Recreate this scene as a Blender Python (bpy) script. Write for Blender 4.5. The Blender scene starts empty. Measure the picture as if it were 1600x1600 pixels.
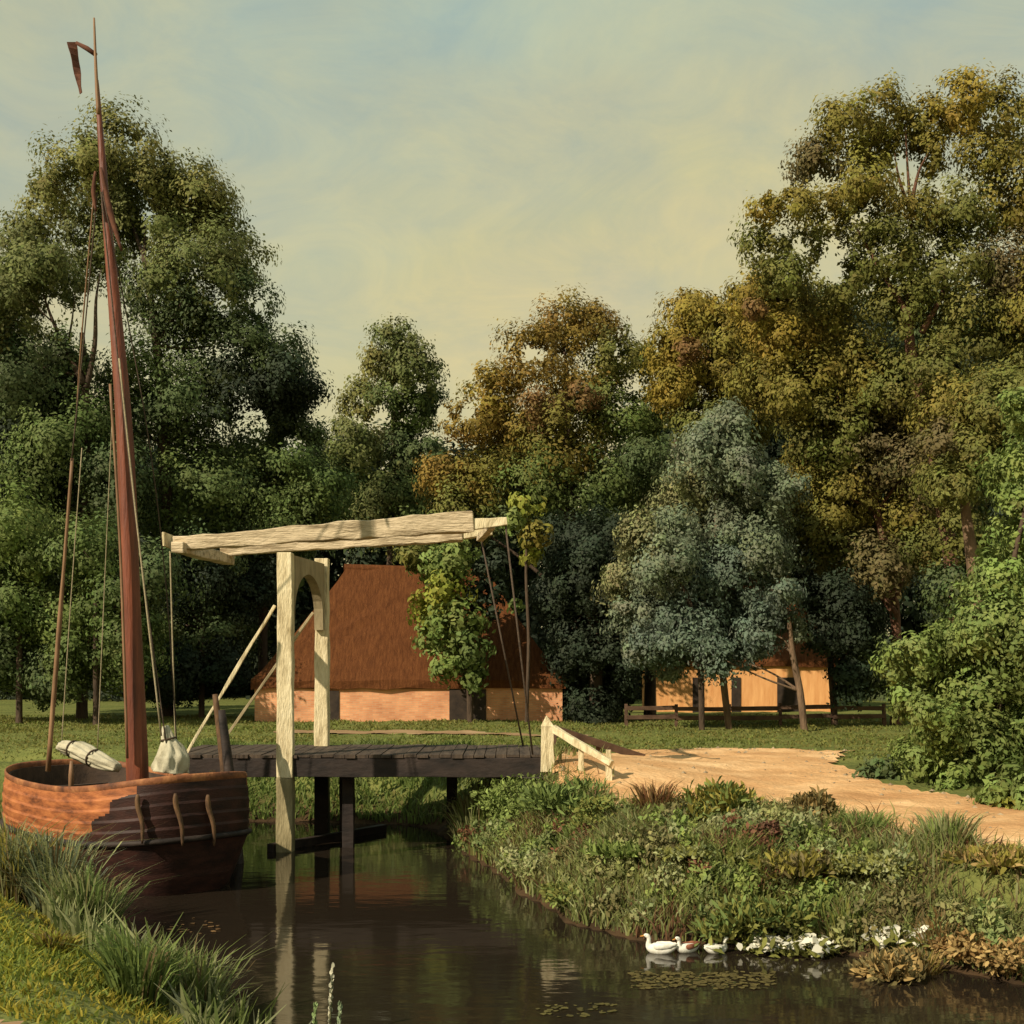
import bpy, math, random
import numpy as np
from mathutils import Vector, Matrix
R = math.radians
rng = np.random.default_rng(7)
random.seed(7)
S = bpy.context.scene
C = S.collection

# ---------------------------------------------------------------- survey: eye at (0,0,EYE), level, looking +Y
EYE, F, HX, HY = 3.9, 2000.0, 800.0, 1030.0
def P(px, py, d):
    """a surveyed bearing (px,py) at distance d metres -> a point in the place"""
    return Vector(((px-HX)/F*d, d, EYE-(py-HY)/F*d))

# ---------------------------------------------------------------- object helpers
def tag(o, label=None, cat=None, group=None, kind=None):
    if label: o['label'] = label
    if cat: o['category'] = cat
    if group: o['group'] = group
    if kind: o['kind'] = kind
    return o
def empty(name, loc, label, cat, group=None):
    o = bpy.data.objects.new(name, None); C.objects.link(o)
    o.location = loc; o.empty_display_size = .3
    return tag(o, label, cat, group)
def link(name, me, mat, parent=None):
    o = bpy.data.objects.new(name, me); C.objects.link(o)
    if mat is not None and not me.materials: me.materials.append(mat)
    if parent is not None:
        o.parent = parent
        me.transform(Matrix.Translation(-parent_world(parent)))
    return o
def parent_world(o):
    v = Vector(o.location)
    while o.parent: o = o.parent; v += o.location
    return v
class MB:
    def __init__(s): s.v=[]; s.f=[]; s.sm=[]
    def add(s, vs, fs, smooth=False):
        b=len(s.v); s.v += [tuple(v) for v in vs]
        s.f += [tuple(i+b for i in f) for f in fs]; s.sm += [smooth]*len(fs)
    def hexa(s, c8): s.add(c8, [(0,3,2,1),(4,5,6,7),(0,1,5,4),(1,2,6,5),(2,3,7,6),(3,0,4,7)])
    def box(s, x0,x1,y0,y1,z0,z1):
        s.hexa([(x0,y0,z0),(x1,y0,z0),(x1,y1,z0),(x0,y1,z0),(x0,y0,z1),(x1,y0,z1),(x1,y1,z1),(x0,y1,z1)])
    def beam(s, a, b, w, h, w2=None, h2=None, up=(0,0,1), seg=1, wob=0.0):
        """squared timber a->b; wob lets the edges wander as an old hewn beam does"""
        a,b=Vector(a),Vector(b); w2=w if w2 is None else w2; h2=h if h2 is None else h2
        d=(b-a).normalized(); u=Vector(up)
        if abs(d.dot(u))>.95: u=Vector((0,1,0))
        sx=d.cross(u).normalized(); sz=sx.cross(d).normalized()
        vs=[]; fs=[]
        for i in range(seg+1):
            t=i/seg; c=a.lerp(b,t); ww=(w+(w2-w)*t)/2; hh=(h+(h2-h)*t)/2
            for (p,q) in ((-1,-1),(1,-1),(1,1),(-1,1)):
                j=lambda: random.uniform(-wob,wob)
                vs.append(c+sx*(p*ww+j())+sz*(q*hh+j()))
            if i:
                o=(i-1)*4
                for k in range(4): fs.append((o+k,o+(k+1)%4,o+4+(k+1)%4,o+4+k))
        fs.append((3,2,1,0)); e=seg*4; fs.append((e,e+1,e+2,e+3))
        s.add(vs,fs)
    def tube(s, pts, rad, n=8, cap=True):
        pts=[Vector(p) for p in pts]
        if not hasattr(rad,'__len__'): rad=[rad]*len(pts)
        vs=[]; fs=[]; ref=None
        for i,p in enumerate(pts):
            d=(pts[min(i+1,len(pts)-1)]-pts[max(i-1,0)]).normalized()
            if ref is None:
                ref=Vector((1,0,0)) if abs(d.x)<.8 else Vector((0,1,0))
            a=(ref-d*ref.dot(d)).normalized(); b=d.cross(a); ref=a
            for k in range(n):
                t=2*math.pi*k/n
                r=rad[i]
                if hasattr(r,'__len__'): vs.append(p+a*(math.cos(t)*r[0])+b*(math.sin(t)*r[1]))
                else: vs.append(p+a*(math.cos(t)*r)+b*(math.sin(t)*r))
            if i:
                o=(i-1)*n
                for k in range(n): fs.append((o+k,o+(k+1)%n,o+n+(k+1)%n,o+n+k))
        if cap:
            fs.append(tuple(reversed(range(n)))); e=(len(pts)-1)*n; fs.append(tuple(range(e,e+n)))
        s.add(vs,fs,True)
    def prism(s, poly, axis_vec):
        n=len(poly); a=Vector(axis_vec)
        vs=[Vector(p) for p in poly]+[Vector(p)+a for p in poly]
        fs=[tuple(range(n)), tuple(reversed(range(n,2*n)))]
        for k in range(n): fs.append((k,n+k,n+(k+1)%n,(k+1)%n))
        s.add(vs,fs)
    def mesh(s, name):
        me=bpy.data.meshes.new(name); me.from_pydata(s.v,[],s.f); me.update()
        me.polygons.foreach_set('use_smooth', s.sm)
        import bmesh
        bm=bmesh.new(); bm.from_mesh(me); bmesh.ops.recalc_face_normals(bm, faces=bm.faces); bm.to_mesh(me); bm.free()
        return me
    def build(s, name, mat, parent=None, bevel=0):
        o=link(name, s.mesh(name), mat, parent)
        if bevel:
            m=o.modifiers.new('Bevel','BEVEL'); m.width=bevel; m.segments=2; m.limit_method='ANGLE'
        return o

# ---------------------------------------------------------------- materials
def nodes(name):
    m=bpy.data.materials.new(name); m.use_nodes=True
    nt=m.node_tree; nt.nodes.clear()
    out=nt.nodes.new('ShaderNodeOutputMaterial')
    return m, nt, out
def mat(name, c1, c2, scale=3.0, stretch=(1,1,1), rough=.8, bump=.3, bdist=.02, c3=None, spec=.3, fine=None):
    m,nt,out=nodes(name); N=nt.nodes.new; L=nt.links.new
    b=N('ShaderNodeBsdfPrincipled'); b.inputs['Roughness'].default_value=rough
    b.inputs['Specular IOR Level'].default_value=spec
    tc=N('ShaderNodeTexCoord'); mp=N('ShaderNodeMapping'); mp.inputs['Scale'].default_value=stretch
    L(tc.outputs['Object'], mp.inputs['Vector'])
    n1=N('ShaderNodeTexNoise'); n1.inputs['Scale'].default_value=scale; n1.inputs['Detail'].default_value=6; n1.inputs['Roughness'].default_value=.65
    L(mp.outputs[0], n1.inputs['Vector'])
    cr=N('ShaderNodeValToRGB'); e=cr.color_ramp.elements
    e[0].position=.32; e[0].color=(*c1,1); e[1].position=.68; e[1].color=(*c2,1)
    if c3: x=cr.color_ramp.elements.new(.5); x.color=(*c3,1)
    L(n1.outputs['Fac'], cr.inputs['Fac'])
    L(cr.outputs['Color'], b.inputs['Base Color'])
    if bump:
        n2=N('ShaderNodeTexNoise'); n2.inputs['Scale'].default_value=fine or scale*5; n2.inputs['Detail'].default_value=4
        L(mp.outputs[0], n2.inputs['Vector'])
        bp=N('ShaderNodeBump'); bp.inputs['Strength'].default_value=bump; bp.inputs['Distance'].default_value=bdist
        L(n2.outputs['Fac'], bp.inputs['Height']); L(bp.outputs[0], b.inputs['Normal'])
    L(b.outputs[0], out.inputs[0])
    return m
def leaf_mat(name, trans=.18, rough=.6):
    m,nt,out=nodes(name); N=nt.nodes.new; L=nt.links.new
    at=N('ShaderNodeAttribute'); at.attribute_name='tint'
    b=N('ShaderNodeBsdfPrincipled'); b.inputs['Roughness'].default_value=rough; b.inputs['Specular IOR Level'].default_value=.22
    tr=N('ShaderNodeBsdfTranslucent'); mx=N('ShaderNodeMixShader'); mx.inputs[0].default_value=trans
    L(at.outputs['Color'], b.inputs['Base Color']); L(at.outputs['Color'], tr.inputs['Color'])
    L(b.outputs[0], mx.inputs[1]); L(tr.outputs[0], mx.inputs[2]); L(mx.outputs[0], out.inputs[0])
    return m
M={}
M['leaf']=leaf_mat('leaf',.26,.7); M['blade']=leaf_mat('grass blade', .42)
M['petal']=leaf_mat('petal', .2)
M['bark']=mat('bark',(.035,.022,.014),(.10,.066,.042),4,(1,1,.25),.9,.8,.05)
M['bark_pale']=mat('pale bark',(.08,.05,.03),(.22,.14,.085),4,(1,1,.25),.9,.8,.05)
M['bark_red']=mat('reddish bark',(.07,.032,.02),(.2,.1,.06),4,(1,1,.25),.9,.8,.05)
M['white_wood']=mat('weathered cream paint',(.36,.28,.15),(.80,.69,.46),4.5,(1.6,1.6,.35),.75,.8,.03,(.66,.55,.34))
M['cream_beam']=mat('weathered beam',(.24,.175,.10),(.70,.56,.385),3.4,(.35,2.2,2.6),.8,.9,.035,(.58,.46,.30))
M['grey_wood']=mat('grey brown wood',(.2,.155,.085),(.42,.335,.2),3,(1,1,.4),.85,.6,.02)
M['dark_wood']=mat('tar coated timber',(.012,.009,.008),(.045,.03,.024),3,(.5,1,1),.7,.5,.02)
M['stained_pile']=mat('algae stained pile',(.13,.11,.05),(.40,.33,.18),3,(1.5,1.5,.4),.8,.8,.03,(.27,.22,.115))
M['deck']=mat('deck planks',(.03,.021,.016),(.10,.07,.048),2.5,(3,.4,1),.85,.5,.02)
M['brown_rail']=mat('brown fence rail',(.05,.026,.016),(.13,.075,.045),3,(.6,1,1),.85,.5,.02)
M['hull_top']=mat('varnished plank',(.10,.032,.014),(.46,.165,.055),2.6,(.8,.8,3.0),.62,.5,.012,(.31,.10,.034),.3,22)
M['gunwale']=mat('worn gunwale',(.09,.035,.018),(.42,.18,.07),2.4,(1,1,1),.7,.7,.02,(.22,.08,.032))
M['hull_low_shade']=mat('hull tar and bow shade',(.012,.005,.004),(.058,.02,.014),2.6,(.8,.8,2.2),.62,.5,.012,None,.3,22)  # tar colour of the low hull, reused as painted shade on the bow
M['boat_deck']=mat('boat deck',(.03,.02,.015),(.08,.05,.032),3,(.5,3,1),.8,.4,.02)
M['mast']=mat('varnished mast',(.075,.018,.010),(.24,.062,.026),2.6,(2.5,2.5,.25),.5,.7,.02,None,.45)
M['spar']=mat('brown spar',(.12,.06,.03),(.3,.17,.09),3,(2,2,.4),.6,.3,.01)
M['spar_dark']=mat('worn dark fender',(.04,.022,.013),(.17,.09,.04),7,(2,2,.6),.75,.4,.01)
M['rope']=mat('rope',(.20,.16,.095),(.40,.33,.21),30,(1,1,1),.9,.3,.003)
M['rope_dark']=mat('dark rope',(.035,.025,.018),(.11,.075,.05),30,(1,1,1),.9,.3,.003)
M['canvas']=mat('canvas',(.27,.24,.16),(.55,.50,.37),3,(1,1,1),.95,.5,.012,(.44,.40,.29),.1,40)
M['pennant']=mat('pennant cloth',(.06,.022,.013),(.15,.06,.035),5,(1,1,1),.9,.3,.01)
M['thatch']=mat('russet thatch',(.105,.038,.014),(.205,.078,.027),2.6,(5,1,.6),.95,1,.09,(.155,.056,.02),.1,16)
def brick_mat():
    m,nt,out=nodes('orange brick wall'); N=nt.nodes.new; L=nt.links.new
    b=N('ShaderNodeBsdfPrincipled'); b.inputs['Roughness'].default_value=.92
    tc=N('ShaderNodeTexCoord'); mp=N('ShaderNodeMapping'); mp.inputs['Rotation'].default_value=(R(90),0,0); L(tc.outputs['Object'],mp.inputs[0])
    br=N('ShaderNodeTexBrick'); br.inputs['Scale'].default_value=1; br.inputs['Brick Width'].default_value=.24; br.inputs['Row Height'].default_value=.075; br.inputs['Mortar Size'].default_value=.009
    br.inputs['Color1'].default_value=(.60,.26,.125,1); br.inputs['Color2'].default_value=(.74,.37,.19,1); br.inputs['Mortar'].default_value=(.56,.36,.22,1); L(mp.outputs[0],br.inputs['Vector'])
    n=N('ShaderNodeTexNoise'); n.inputs['Scale'].default_value=1.1; n.inputs['Detail'].default_value=6; L(tc.outputs['Object'],n.inputs['Vector'])
    cr=N('ShaderNodeValToRGB'); e=cr.color_ramp.elements; e[0].position=.3; e[0].color=(.62,.5,.45,1); e[1].position=.62; e[1].color=(1.1,1.05,1,1); L(n.outputs['Fac'],cr.inputs['Fac'])
    mx=N('ShaderNodeMix'); mx.data_type='RGBA'; mx.blend_type='MULTIPLY'; mx.inputs['Factor'].default_value=.8; L(br.outputs['Color'],mx.inputs['A']); L(cr.outputs['Color'],mx.inputs['B'])
    L(mx.outputs['Result'],b.inputs['Base Color']); L(b.outputs[0],out.inputs[0]); return m
M['brick']=brick_mat()
M['ochre_wall']=mat('ochre boarded wall',(.62,.28,.10),(.82,.44,.18),1.5,(3,1,.4),.9,.5,.02,None,.2)
M['dark_board']=mat('dark boards',(.018,.012,.009),(.05,.033,.022),3,(1,1,1),.8,.3,.02)
M['glass']=mat('old pane',(.02,.025,.03),(.04,.05,.055),2,(1,1,1),.1,.1,.01,None,.5)
M['feather']=mat('white feathers',(.62,.58,.47),(.82,.8,.72),14,(1,1,1),.8,.4,.01)
M['feather_brown']=mat('brown feathers',(.14,.045,.025),(.33,.13,.07),14,(1,1,1),.8,.4,.01)
M['bill']=mat('bill',(.5,.2,.03),(.6,.28,.05),10,(1,1,1),.5,.1,.005)
M['stone']=mat('mossy masonry',(.05,.04,.03),(.13,.11,.075),3,(1,1,1.5),.9,.7,.03)

# ---------------------------------------------------------------- quick leaf meshes
def leaf_mesh(name, base, axis, nrm, ln, wd, col, curl=.12, lite=False):
    n=len(base)
    axis/= np.linalg.norm(axis,axis=1)[:,None]
    side=np.cross(axis,nrm); side/= (np.linalg.norm(side,axis=1)[:,None]+1e-9)
    up=np.cross(side,axis)
    l=ln[:,None]; w=wd[:,None]
    if lite:
        return poly_mesh(name, np.stack([base,base+axis*l*.5+side*w*.5+up*l*curl*.7,base+axis*l,base+axis*l*.45-side*w*.5+up*l*curl*.7],1), col)
    v=np.empty((n,6,3))
    v[:,0]=base
    v[:,1]=base+axis*l*.35+side*w*.5+up*l*curl
    v[:,2]=base+axis*l*.75+side*w*.38+up*l*curl*.6
    v[:,3]=base+axis*l-up*l*curl
    v[:,4]=base+axis*l*.70-side*w*.42+up*l*curl*.6
    v[:,5]=base+axis*l*.30-side*w*.46+up*l*curl
    return poly_mesh(name, v, col)
def poly_mesh(name, v, col):
    n,k,_=v.shape
    me=bpy.data.meshes.new(name)
    me.vertices.add(n*k); me.vertices.foreach_set('co', v.reshape(-1).astype(np.float32))
    me.loops.add(n*k); me.loops.foreach_set('vertex_index', np.arange(n*k,dtype=np.int32))
    me.polygons.add(n); me.polygons.foreach_set('loop_start', np.arange(0,n*k,k,dtype=np.int32))
    me.polygons.foreach_set('loop_total', np.full(n,k,dtype=np.int32))
    me.update(calc_edges=True)
    a=me.attributes.new('tint','FLOAT_COLOR','FACE')
    c=np.ones((n,4),np.float32); c[:,:3]=np.clip(col,0.004,1)
    a.data.foreach_set('color', c.reshape(-1))
    return me
def unit(n):
    d=rng.normal(size=(n,3)); return d/np.linalg.norm(d,axis=1)[:,None]

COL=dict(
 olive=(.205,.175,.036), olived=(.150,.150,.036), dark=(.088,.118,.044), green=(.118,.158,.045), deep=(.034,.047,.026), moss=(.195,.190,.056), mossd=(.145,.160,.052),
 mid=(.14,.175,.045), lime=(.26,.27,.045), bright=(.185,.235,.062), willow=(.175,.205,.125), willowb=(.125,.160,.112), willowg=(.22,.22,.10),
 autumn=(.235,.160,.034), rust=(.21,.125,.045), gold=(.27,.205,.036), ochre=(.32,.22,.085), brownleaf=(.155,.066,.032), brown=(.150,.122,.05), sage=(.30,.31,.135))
def crown_mesh(name, blobs, gaps=(), leaf=.30, cover=1.5, clump=.42, colvar=.22, flat=.88, droop=0.0):
    """blobs: (centre, radius, colour). Leaves sit on many ragged sprays spread through each bough's volume."""
    B=[];A=[];N_=[];Lg=[];W=[];K=[]
    for c,r,col in blobs:
        ns=int(26 if r>.8 else 16)
        sd=unit(ns); sc=np.array(c)+sd*np.array([1,1,flat])*r*(rng.uniform(.25,1.0,(ns,1))**.6)
        sr=r*rng.uniform(.16,.40,ns)*(clump/.42)
        stretch=rng.uniform(.65,1.45,(ns,3))
        scol=np.array(col)*rng.uniform(1-colvar,1+colvar,(ns,1))*(1+rng.normal(0,.035,(ns,3)))
        n=int(cover*4*math.pi*r*r/(leaf*leaf*.5))
        w=sr**1.7; idx=rng.choice(ns,n,p=w/w.sum())
        d=rng.normal(size=(n,3))*.62
        d=np.clip(d,-1.15,1.15)
        pos=sc[idx]+d*sr[idx][:,None]*stretch[idx]*np.array([1,1,flat])
        out=pos-np.array(c); out/=np.linalg.norm(out,axis=1)[:,None]+1e-6
        dn=d/(np.linalg.norm(d,axis=1)[:,None]+1e-6)
        nr=dn*.55+out*.75+unit(n)*.30+np.array([0,0,.25]); nr/=np.linalg.norm(nr,axis=1)[:,None]
        ax=np.cross(nr,unit(n)); ax+=np.array([0,0,-.25-droop])
        l=leaf*rng.uniform(.5,1.45,n)
        B.append(pos); A.append(ax); N_.append(nr); Lg.append(l); W.append(l*rng.uniform(.36,.68,n))
        K.append(scol[idx]*rng.uniform(.88,1.13,(n,1))*(1+rng.normal(0,.03,(n,3))))
    arr=[np.concatenate(q) for q in (B,A,N_,Lg,W,K)]
    if gaps:
        keep=np.ones(len(arr[0]),bool); p=arr[0]
        for gx_,gz_,gr in gaps:                      # open hollows that run through the crown
            for k in range(3):
                ox,oz=rng.normal(0,.45*gr,2); rr=gr*rng.uniform(.55,1.0)
                q=((p[:,0]-gx_-ox)/rr)**2+((p[:,2]-gz_-oz)/(rr*rng.uniform(.9,1.6)))**2
                keep&= (q>1)|(rng.random(len(p))<.05)
        arr=[a[keep] for a in arr]
    return leaf_mesh(name,*arr,lite=leaf<.17 or leaf>.4)
GAPS=[(120,310,15),(105,345,9),(213,385,13),(230,330,11),(205,300,9),(355,470,10),(410,470,11),(90,490,24),(225,450,8),(350,668,10),(392,662,18),(450,688,16),
 (1425,250,21),(1285,275,13),(1290,305,8),(1310,400,25),(1340,350,13),(1515,220,11),(1550,238,11),(1510,260,11),(1555,345,9),(1385,278,8),(1250,385,14),
 (830,560,13),(880,550,8),(970,552,8),(1030,545,8),(735,640,9),(585,655,12),(620,600,7),(556,660,8),(690,650,9)]
def tree(name,label,cat,d,blobs,trunk=None,bark='bark',leaf=.30,cover=1.5,group=None,branches=(),depth=1.0,autob=5,ground=1.5,droop=0.,clump=.42,fill=True):
    """blobs: (px,py,rpx,colour[,dy]); trunk: [(px,py,rpx)...] from the foot up"""
    bl=[]
    for b in blobs:
        dy=b[4] if len(b)>4 else rng.uniform(-1,1)*depth
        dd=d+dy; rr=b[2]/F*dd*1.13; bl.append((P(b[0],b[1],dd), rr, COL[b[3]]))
        if fill and b[2]>=36: bl.append((P(b[0]+rng.uniform(-.4,.4)*b[2],b[1]+rng.uniform(-.2,.5)*b[2],dd+rr*rng.uniform(.8,1.5)), rr*.9, COL[b[3]]))
    root=empty(name,(0,0,0),label,cat,group)
    if trunk:
        foot=P(trunk[0][0],trunk[0][1],d); foot.z=ground
        root.location=foot
        tb=MB(); pts=[P(x,y,d) for x,y,r in trunk]; pts[0].z=ground-.15
        rad=[r/F*d*.62 for x,y,r in trunk]
        # root flare
        pts.insert(1, pts[0].lerp(pts[1],.12)); rad.insert(1,rad[0]*.95); rad[0]*=1.5
        tb.tube(smooth(pts), rad_smooth(rad,len(pts)), 9)
        top=pts[-1]; mid=pts[len(pts)//2]
        order=sorted(range(len(bl)), key=lambda i:-bl[i][1])[:autob]
        for i in order:
            c=bl[i][0]; s=min(pts[2:] if len(pts)>3 else pts[1:], key=lambda q:(q-c).length+ (4 if q.z>c.z else 0))
            r0=rad[-1]*.8
            m=s.lerp(c,.5)+Vector((0,0,.12*(c-s).length*.3))+Vector(unit(1)[0])*.2
            tb.tube(smooth([s,m,c]), rad_smooth([r0,r0*.6,r0*.25],3), 6)
        for br in branches:
            bp=[P(x,y,d-.3) for x,y,r in br]
            tb.tube(smooth(bp), rad_smooth([r/F*d*(.75 if q<len(br)-1 else .22) for q,(x,y,r) in enumerate(br)],len(bp)), 7)
        tb.build('trunk',M[bark],root)
    else:
        root.location=(bl[0][0].x,d,ground)
    gp=[(P(a,b,d).x,P(a,b,d).z,(1.3 if a<1100 else 1.1)*r/F*d) for a,b,r in GAPS] if d>42.5 else ()
    link('crown',crown_mesh('crown',bl,gp,leaf,cover,clump=clump,droop=droop),M['leaf'],root)
    return root
def smooth(pts,k=4):
    pts=[Vector(p) for p in pts]; out=[]
    for i in range(len(pts)-1):
        p0=pts[max(i-1,0)];p1=pts[i];p2=pts[i+1];p3=pts[min(i+2,len(pts)-1)]
        for j in range(k):
            t=j/k
            out.append(.5*((2*p1)+(-p0+p2)*t+(2*p0-5*p1+4*p2-p3)*t*t+(-p0+3*p1-3*p2+p3)*t**3))
    return out+[pts[-1]]
def rad_smooth(rad,n,k=4):
    out=[]
    for i in range(len(rad)-1):
        for j in range(k): out.append(rad[i]+(rad[i+1]-rad[i])*j/k)
    return out+[rad[-1]]

# ---------------------------------------------------------------- terrain
WATER=np.array([(34,12),(12,12.6),(8,14.2),(6.1,15.3),(5.2,16.5),(3.4,17.5),(1.73,17.7),(0.9,18.9),(0.32,21.1),(-0.6,24.5),(-1.4,27.9),(-1.7,29.4),(-2.8,30.3),(-4.5,30.6),(-8,31),(-14,32),(-40,34),
 (-40,29.9),(-14,29.9),(-8,29.7),(-7.1,29.3),(-7.0,26.9),(-7.7,27.0),(-9.0,27.2),(-10.6,26.9),(-11.4,25.6),(-10.9,23.4),(-9.0,21.1),(-7.3,19.6),(-6.2,18.2),(-5.0,16.2),(-3.6,14.2),(-2.5,12.3),(-1.6,10.0),(0,8.2),(3,7),(10,6.5),(34,4)],float)
def sdist(x,y,poly):
    x=np.asarray(x,float); y=np.asarray(y,float)
    d2=np.full(x.shape,1e18); ins=np.zeros(x.shape,bool); n=len(poly)
    for i in range(n):
        ax,ay=poly[i]; bx,by=poly[(i+1)%n]
        ex,ey=bx-ax,by-ay; t=np.clip(((x-ax)*ex+(y-ay)*ey)/(ex*ex+ey*ey+1e-12),0,1)
        d2=np.minimum(d2,(x-ax-t*ex)**2+(y-ay-t*ey)**2)
        c=((ay>y)!=(by>y)); 
        with np.errstate(divide='ignore',invalid='ignore'):
            xi=ax+(y-ay)*ex/(ey if ey!=0 else 1e-12)
        ins^= c&(x<xi)
    d=np.sqrt(d2); return np.where(ins,-d,d)
def sst(a,b,x):
    t=np.clip((x-a)/(b-a),0,1); return t*t*(3-2*t)
def wav(x,y,s,seed=0):
    return (np.sin(x*s*1.3+seed+1.7*np.sin(y*s*.7+seed))+np.sin(y*s*1.1-seed*2+1.3*np.sin(x*s*.9))+.6*np.sin((x+y)*s*2.1+seed*3))/2.6
def Hgt(x,y):
    x=np.asarray(x,float); y=np.asarray(y,float)
    s=sdist(x,y,WATER)+.18*wav(x,y,1.7)
    far=sst(29,33,y)
    right=sst(-2.5,0.5,x)*(1-far)
    left=(1-sst(-2.5,.5,x))*(1-far)
    top_r=1.15+.28*sst(22,30,y)
    top_l=.85+.45*sst(21,25.5,y)+.35*sst(-9,-14,x)
    top_r=np.where(y<9.5,1.2,top_r); 
    top=far*1.45+right*top_r+left*top_l
    near=1-sst(0,9,y); top=top*(1-near)+near*2.25
    w=1.9+.5*far
    h=top*sst(-.15,1,s/w)+.05*np.clip(s,0,1)
    h=np.where(s<0, -.05-.7*sst(0,1.5,-s), h)
    # ramps up to both ends of the bridge
    br=np.exp(-((y-27.6)/2.6)**4)*(1-sst(.9,5.5,x))*sst(.35,.9,x)
    bl=np.exp(-((y-28.2)/1.8)**4)*sst(-.3,.4,s)*sst(-16,-8,x)*(1-sst(-7.5,-7.1,x))
    h=h+np.clip(1.80-h,0,2)*np.maximum(br,bl)
    h=h+far*.10*sst(33,46,y)*(1+.6*wav(x,y,.35,2))
    h=h+np.where(s>0.3,.035*wav(x,y,2.3,1)+.02*wav(x,y,5.1,4),0)*(1-np.maximum(br,bl))
    return h
def axis_pts(fine0,fine1,step,lo,hi):
    a=list(np.arange(fine0,fine1+1e-6,step)); g=step; q=a[-1]
    while q<hi: g*=1.22; q+=g; a.append(q)
    g=step; q=a[0]; pre=[]
    while q>lo: g*=1.22; q-=g; pre.append(q)
    return np.array(pre[::-1]+a)
def sheet(name,xs,ys,zfun,matl,mask=None):
    X,Y=np.meshgrid(xs,ys); Z=zfun(X,Y); nx,ny=len(xs),len(ys)
    v=np.stack([X,Y,Z],-1).reshape(-1,3)
    i=np.arange((ny-1)*(nx-1)); r=i//(nx-1); c=i%(nx-1); a=r*nx+c
    q=np.stack([a,a+1,a+nx+1,a+nx],-1)
    if mask is not None:
        mk=mask(X,Y).reshape(-1); q=q[mk[q].all(axis=1)]
    used=np.unique(q); mp=np.full(len(v),-1); mp[used]=np.arange(len(used)); v=v[used]; q=mp[q]
    me=bpy.data.meshes.new(name); me.from_pydata(v.tolist(),[],q.tolist()); me.update()
    me.polygons.foreach_set('use_smooth',[True]*len(q))
    return link(name,me,matl)
def ground_mat():
    m,nt,out=nodes('turf and soil'); N=nt.nodes.new; L=nt.links.new
    b=N('ShaderNodeBsdfPrincipled'); b.inputs['Roughness'].default_value=.95; b.inputs['Specular IOR Level'].default_value=.1
    tc=N('ShaderNodeTexCoord')
    n1=N('ShaderNodeTexNoise'); n1.inputs['Scale'].default_value=.55; n1.inputs['Detail'].default_value=8; n1.inputs['Roughness'].default_value=.7
    mp=N('ShaderNodeMapping'); mp.inputs['Scale'].default_value=(.6,1.6,1); L(tc.outputs['Object'],mp.inputs[0]); L(mp.outputs[0],n1.inputs['Vector'])
    cr=N('ShaderNodeValToRGB'); e=cr.color_ramp.elements
    e[0].position=.28; e[0].color=(.075,.085,.026,1); e[1].position=.72; e[1].color=(.20,.165,.06,1)
    x=e.new(.48); x.color=(.125,.14,.038,1); x=e.new(.6); x.color=(.165,.17,.048,1)
    L(n1.outputs['Fac'],cr.inputs['Fac'])
    # damp brown earth on the steep cut bank near the water
    geo=N('ShaderNodeNewGeometry'); sp=N('ShaderNodeSeparateXYZ'); L(geo.outputs['Position'],sp.inputs[0])
    mr=N('ShaderNodeMapRange'); mr.inputs['From Min'].default_value=.25; mr.inputs['From Max'].default_value=.75; L(sp.outputs['Z'],mr.inputs['Value'])
    n3=N('ShaderNodeTexNoise'); n3.inputs['Scale'].default_value=1.6; n3.inputs['Detail'].default_value=5; L(tc.outputs['Object'],n3.inputs['Vector'])
    c3=N('ShaderNodeValToRGB'); f=c3.color_ramp.elements; f[0].position=.35; f[0].color=(.035,.022,.012,1); f[1].position=.7; f[1].color=(.085,.05,.024,1); L(n3.outputs['Fac'],c3.inputs['Fac'])
    mx=N('ShaderNodeMix'); mx.data_type='RGBA'; L(mr.outputs[0],mx.inputs['Factor']); L(c3.outputs['Color'],mx.inputs['A']); L(cr.outputs['Color'],mx.inputs['B'])
    L(mx.outputs['Result'],b.inputs['Base Color'])
    n2=N('ShaderNodeTexNoise'); n2.inputs['Scale'].default_value=9; n2.inputs['Detail'].default_value=5; L(tc.outputs['Object'],n2.inputs['Vector'])
    bp=N('ShaderNodeBump'); bp.inputs['Strength'].default_value=.9; bp.inputs['Distance'].default_value=.08; L(n2.outputs['Fac'],bp.inputs['Height']); L(bp.outputs[0],b.inputs['Normal'])
    L(b.outputs[0],out.inputs[0]); return m
def water_mat():
    m,nt,out=nodes('peaty canal water'); N=nt.nodes.new; L=nt.links.new
    b=N('ShaderNodeBsdfPrincipled'); b.inputs['Base Color'].default_value=(.019,.0135,.009,1)
    b.inputs['Roughness'].default_value=.06; b.inputs['IOR'].default_value=1.33
    tc=N('ShaderNodeTexCoord'); mp=N('ShaderNodeMapping'); mp.inputs['Scale'].default_value=(1.2,2.6,1); L(tc.outputs['Object'],mp.inputs[0])
    n=N('ShaderNodeTexNoise'); n.inputs['Scale'].default_value=1.4; n.inputs['Detail'].default_value=3; n.inputs['Roughness'].default_value=.45; L(mp.outputs[0],n.inputs['Vector'])
    bp=N('ShaderNodeBump'); bp.inputs['Strength'].default_value=.06; bp.inputs['Distance'].default_value=.08; L(n.outputs['Fac'],bp.inputs['Height']); L(bp.outputs[0],b.inputs['Normal'])
    L(b.outputs[0],out.inputs[0]); return m
M['ground']=ground_mat(); M['water']=water_mat()
M['sand']=mat('ochre sand',(.44,.225,.095),(.78,.51,.27),.55,(.8,1.3,1),.95,1,.05,(.58,.335,.155),.1,11)
M['path']=mat('worn pale earth',(.22,.13,.07),(.42,.29,.17),.9,(.4,2,1),.95,.6,.03,(.3,.19,.10),.1,7)
gx=axis_pts(-13,13,.22,-900,900); gy=axis_pts(8,35,.22,-60,1500)
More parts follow.
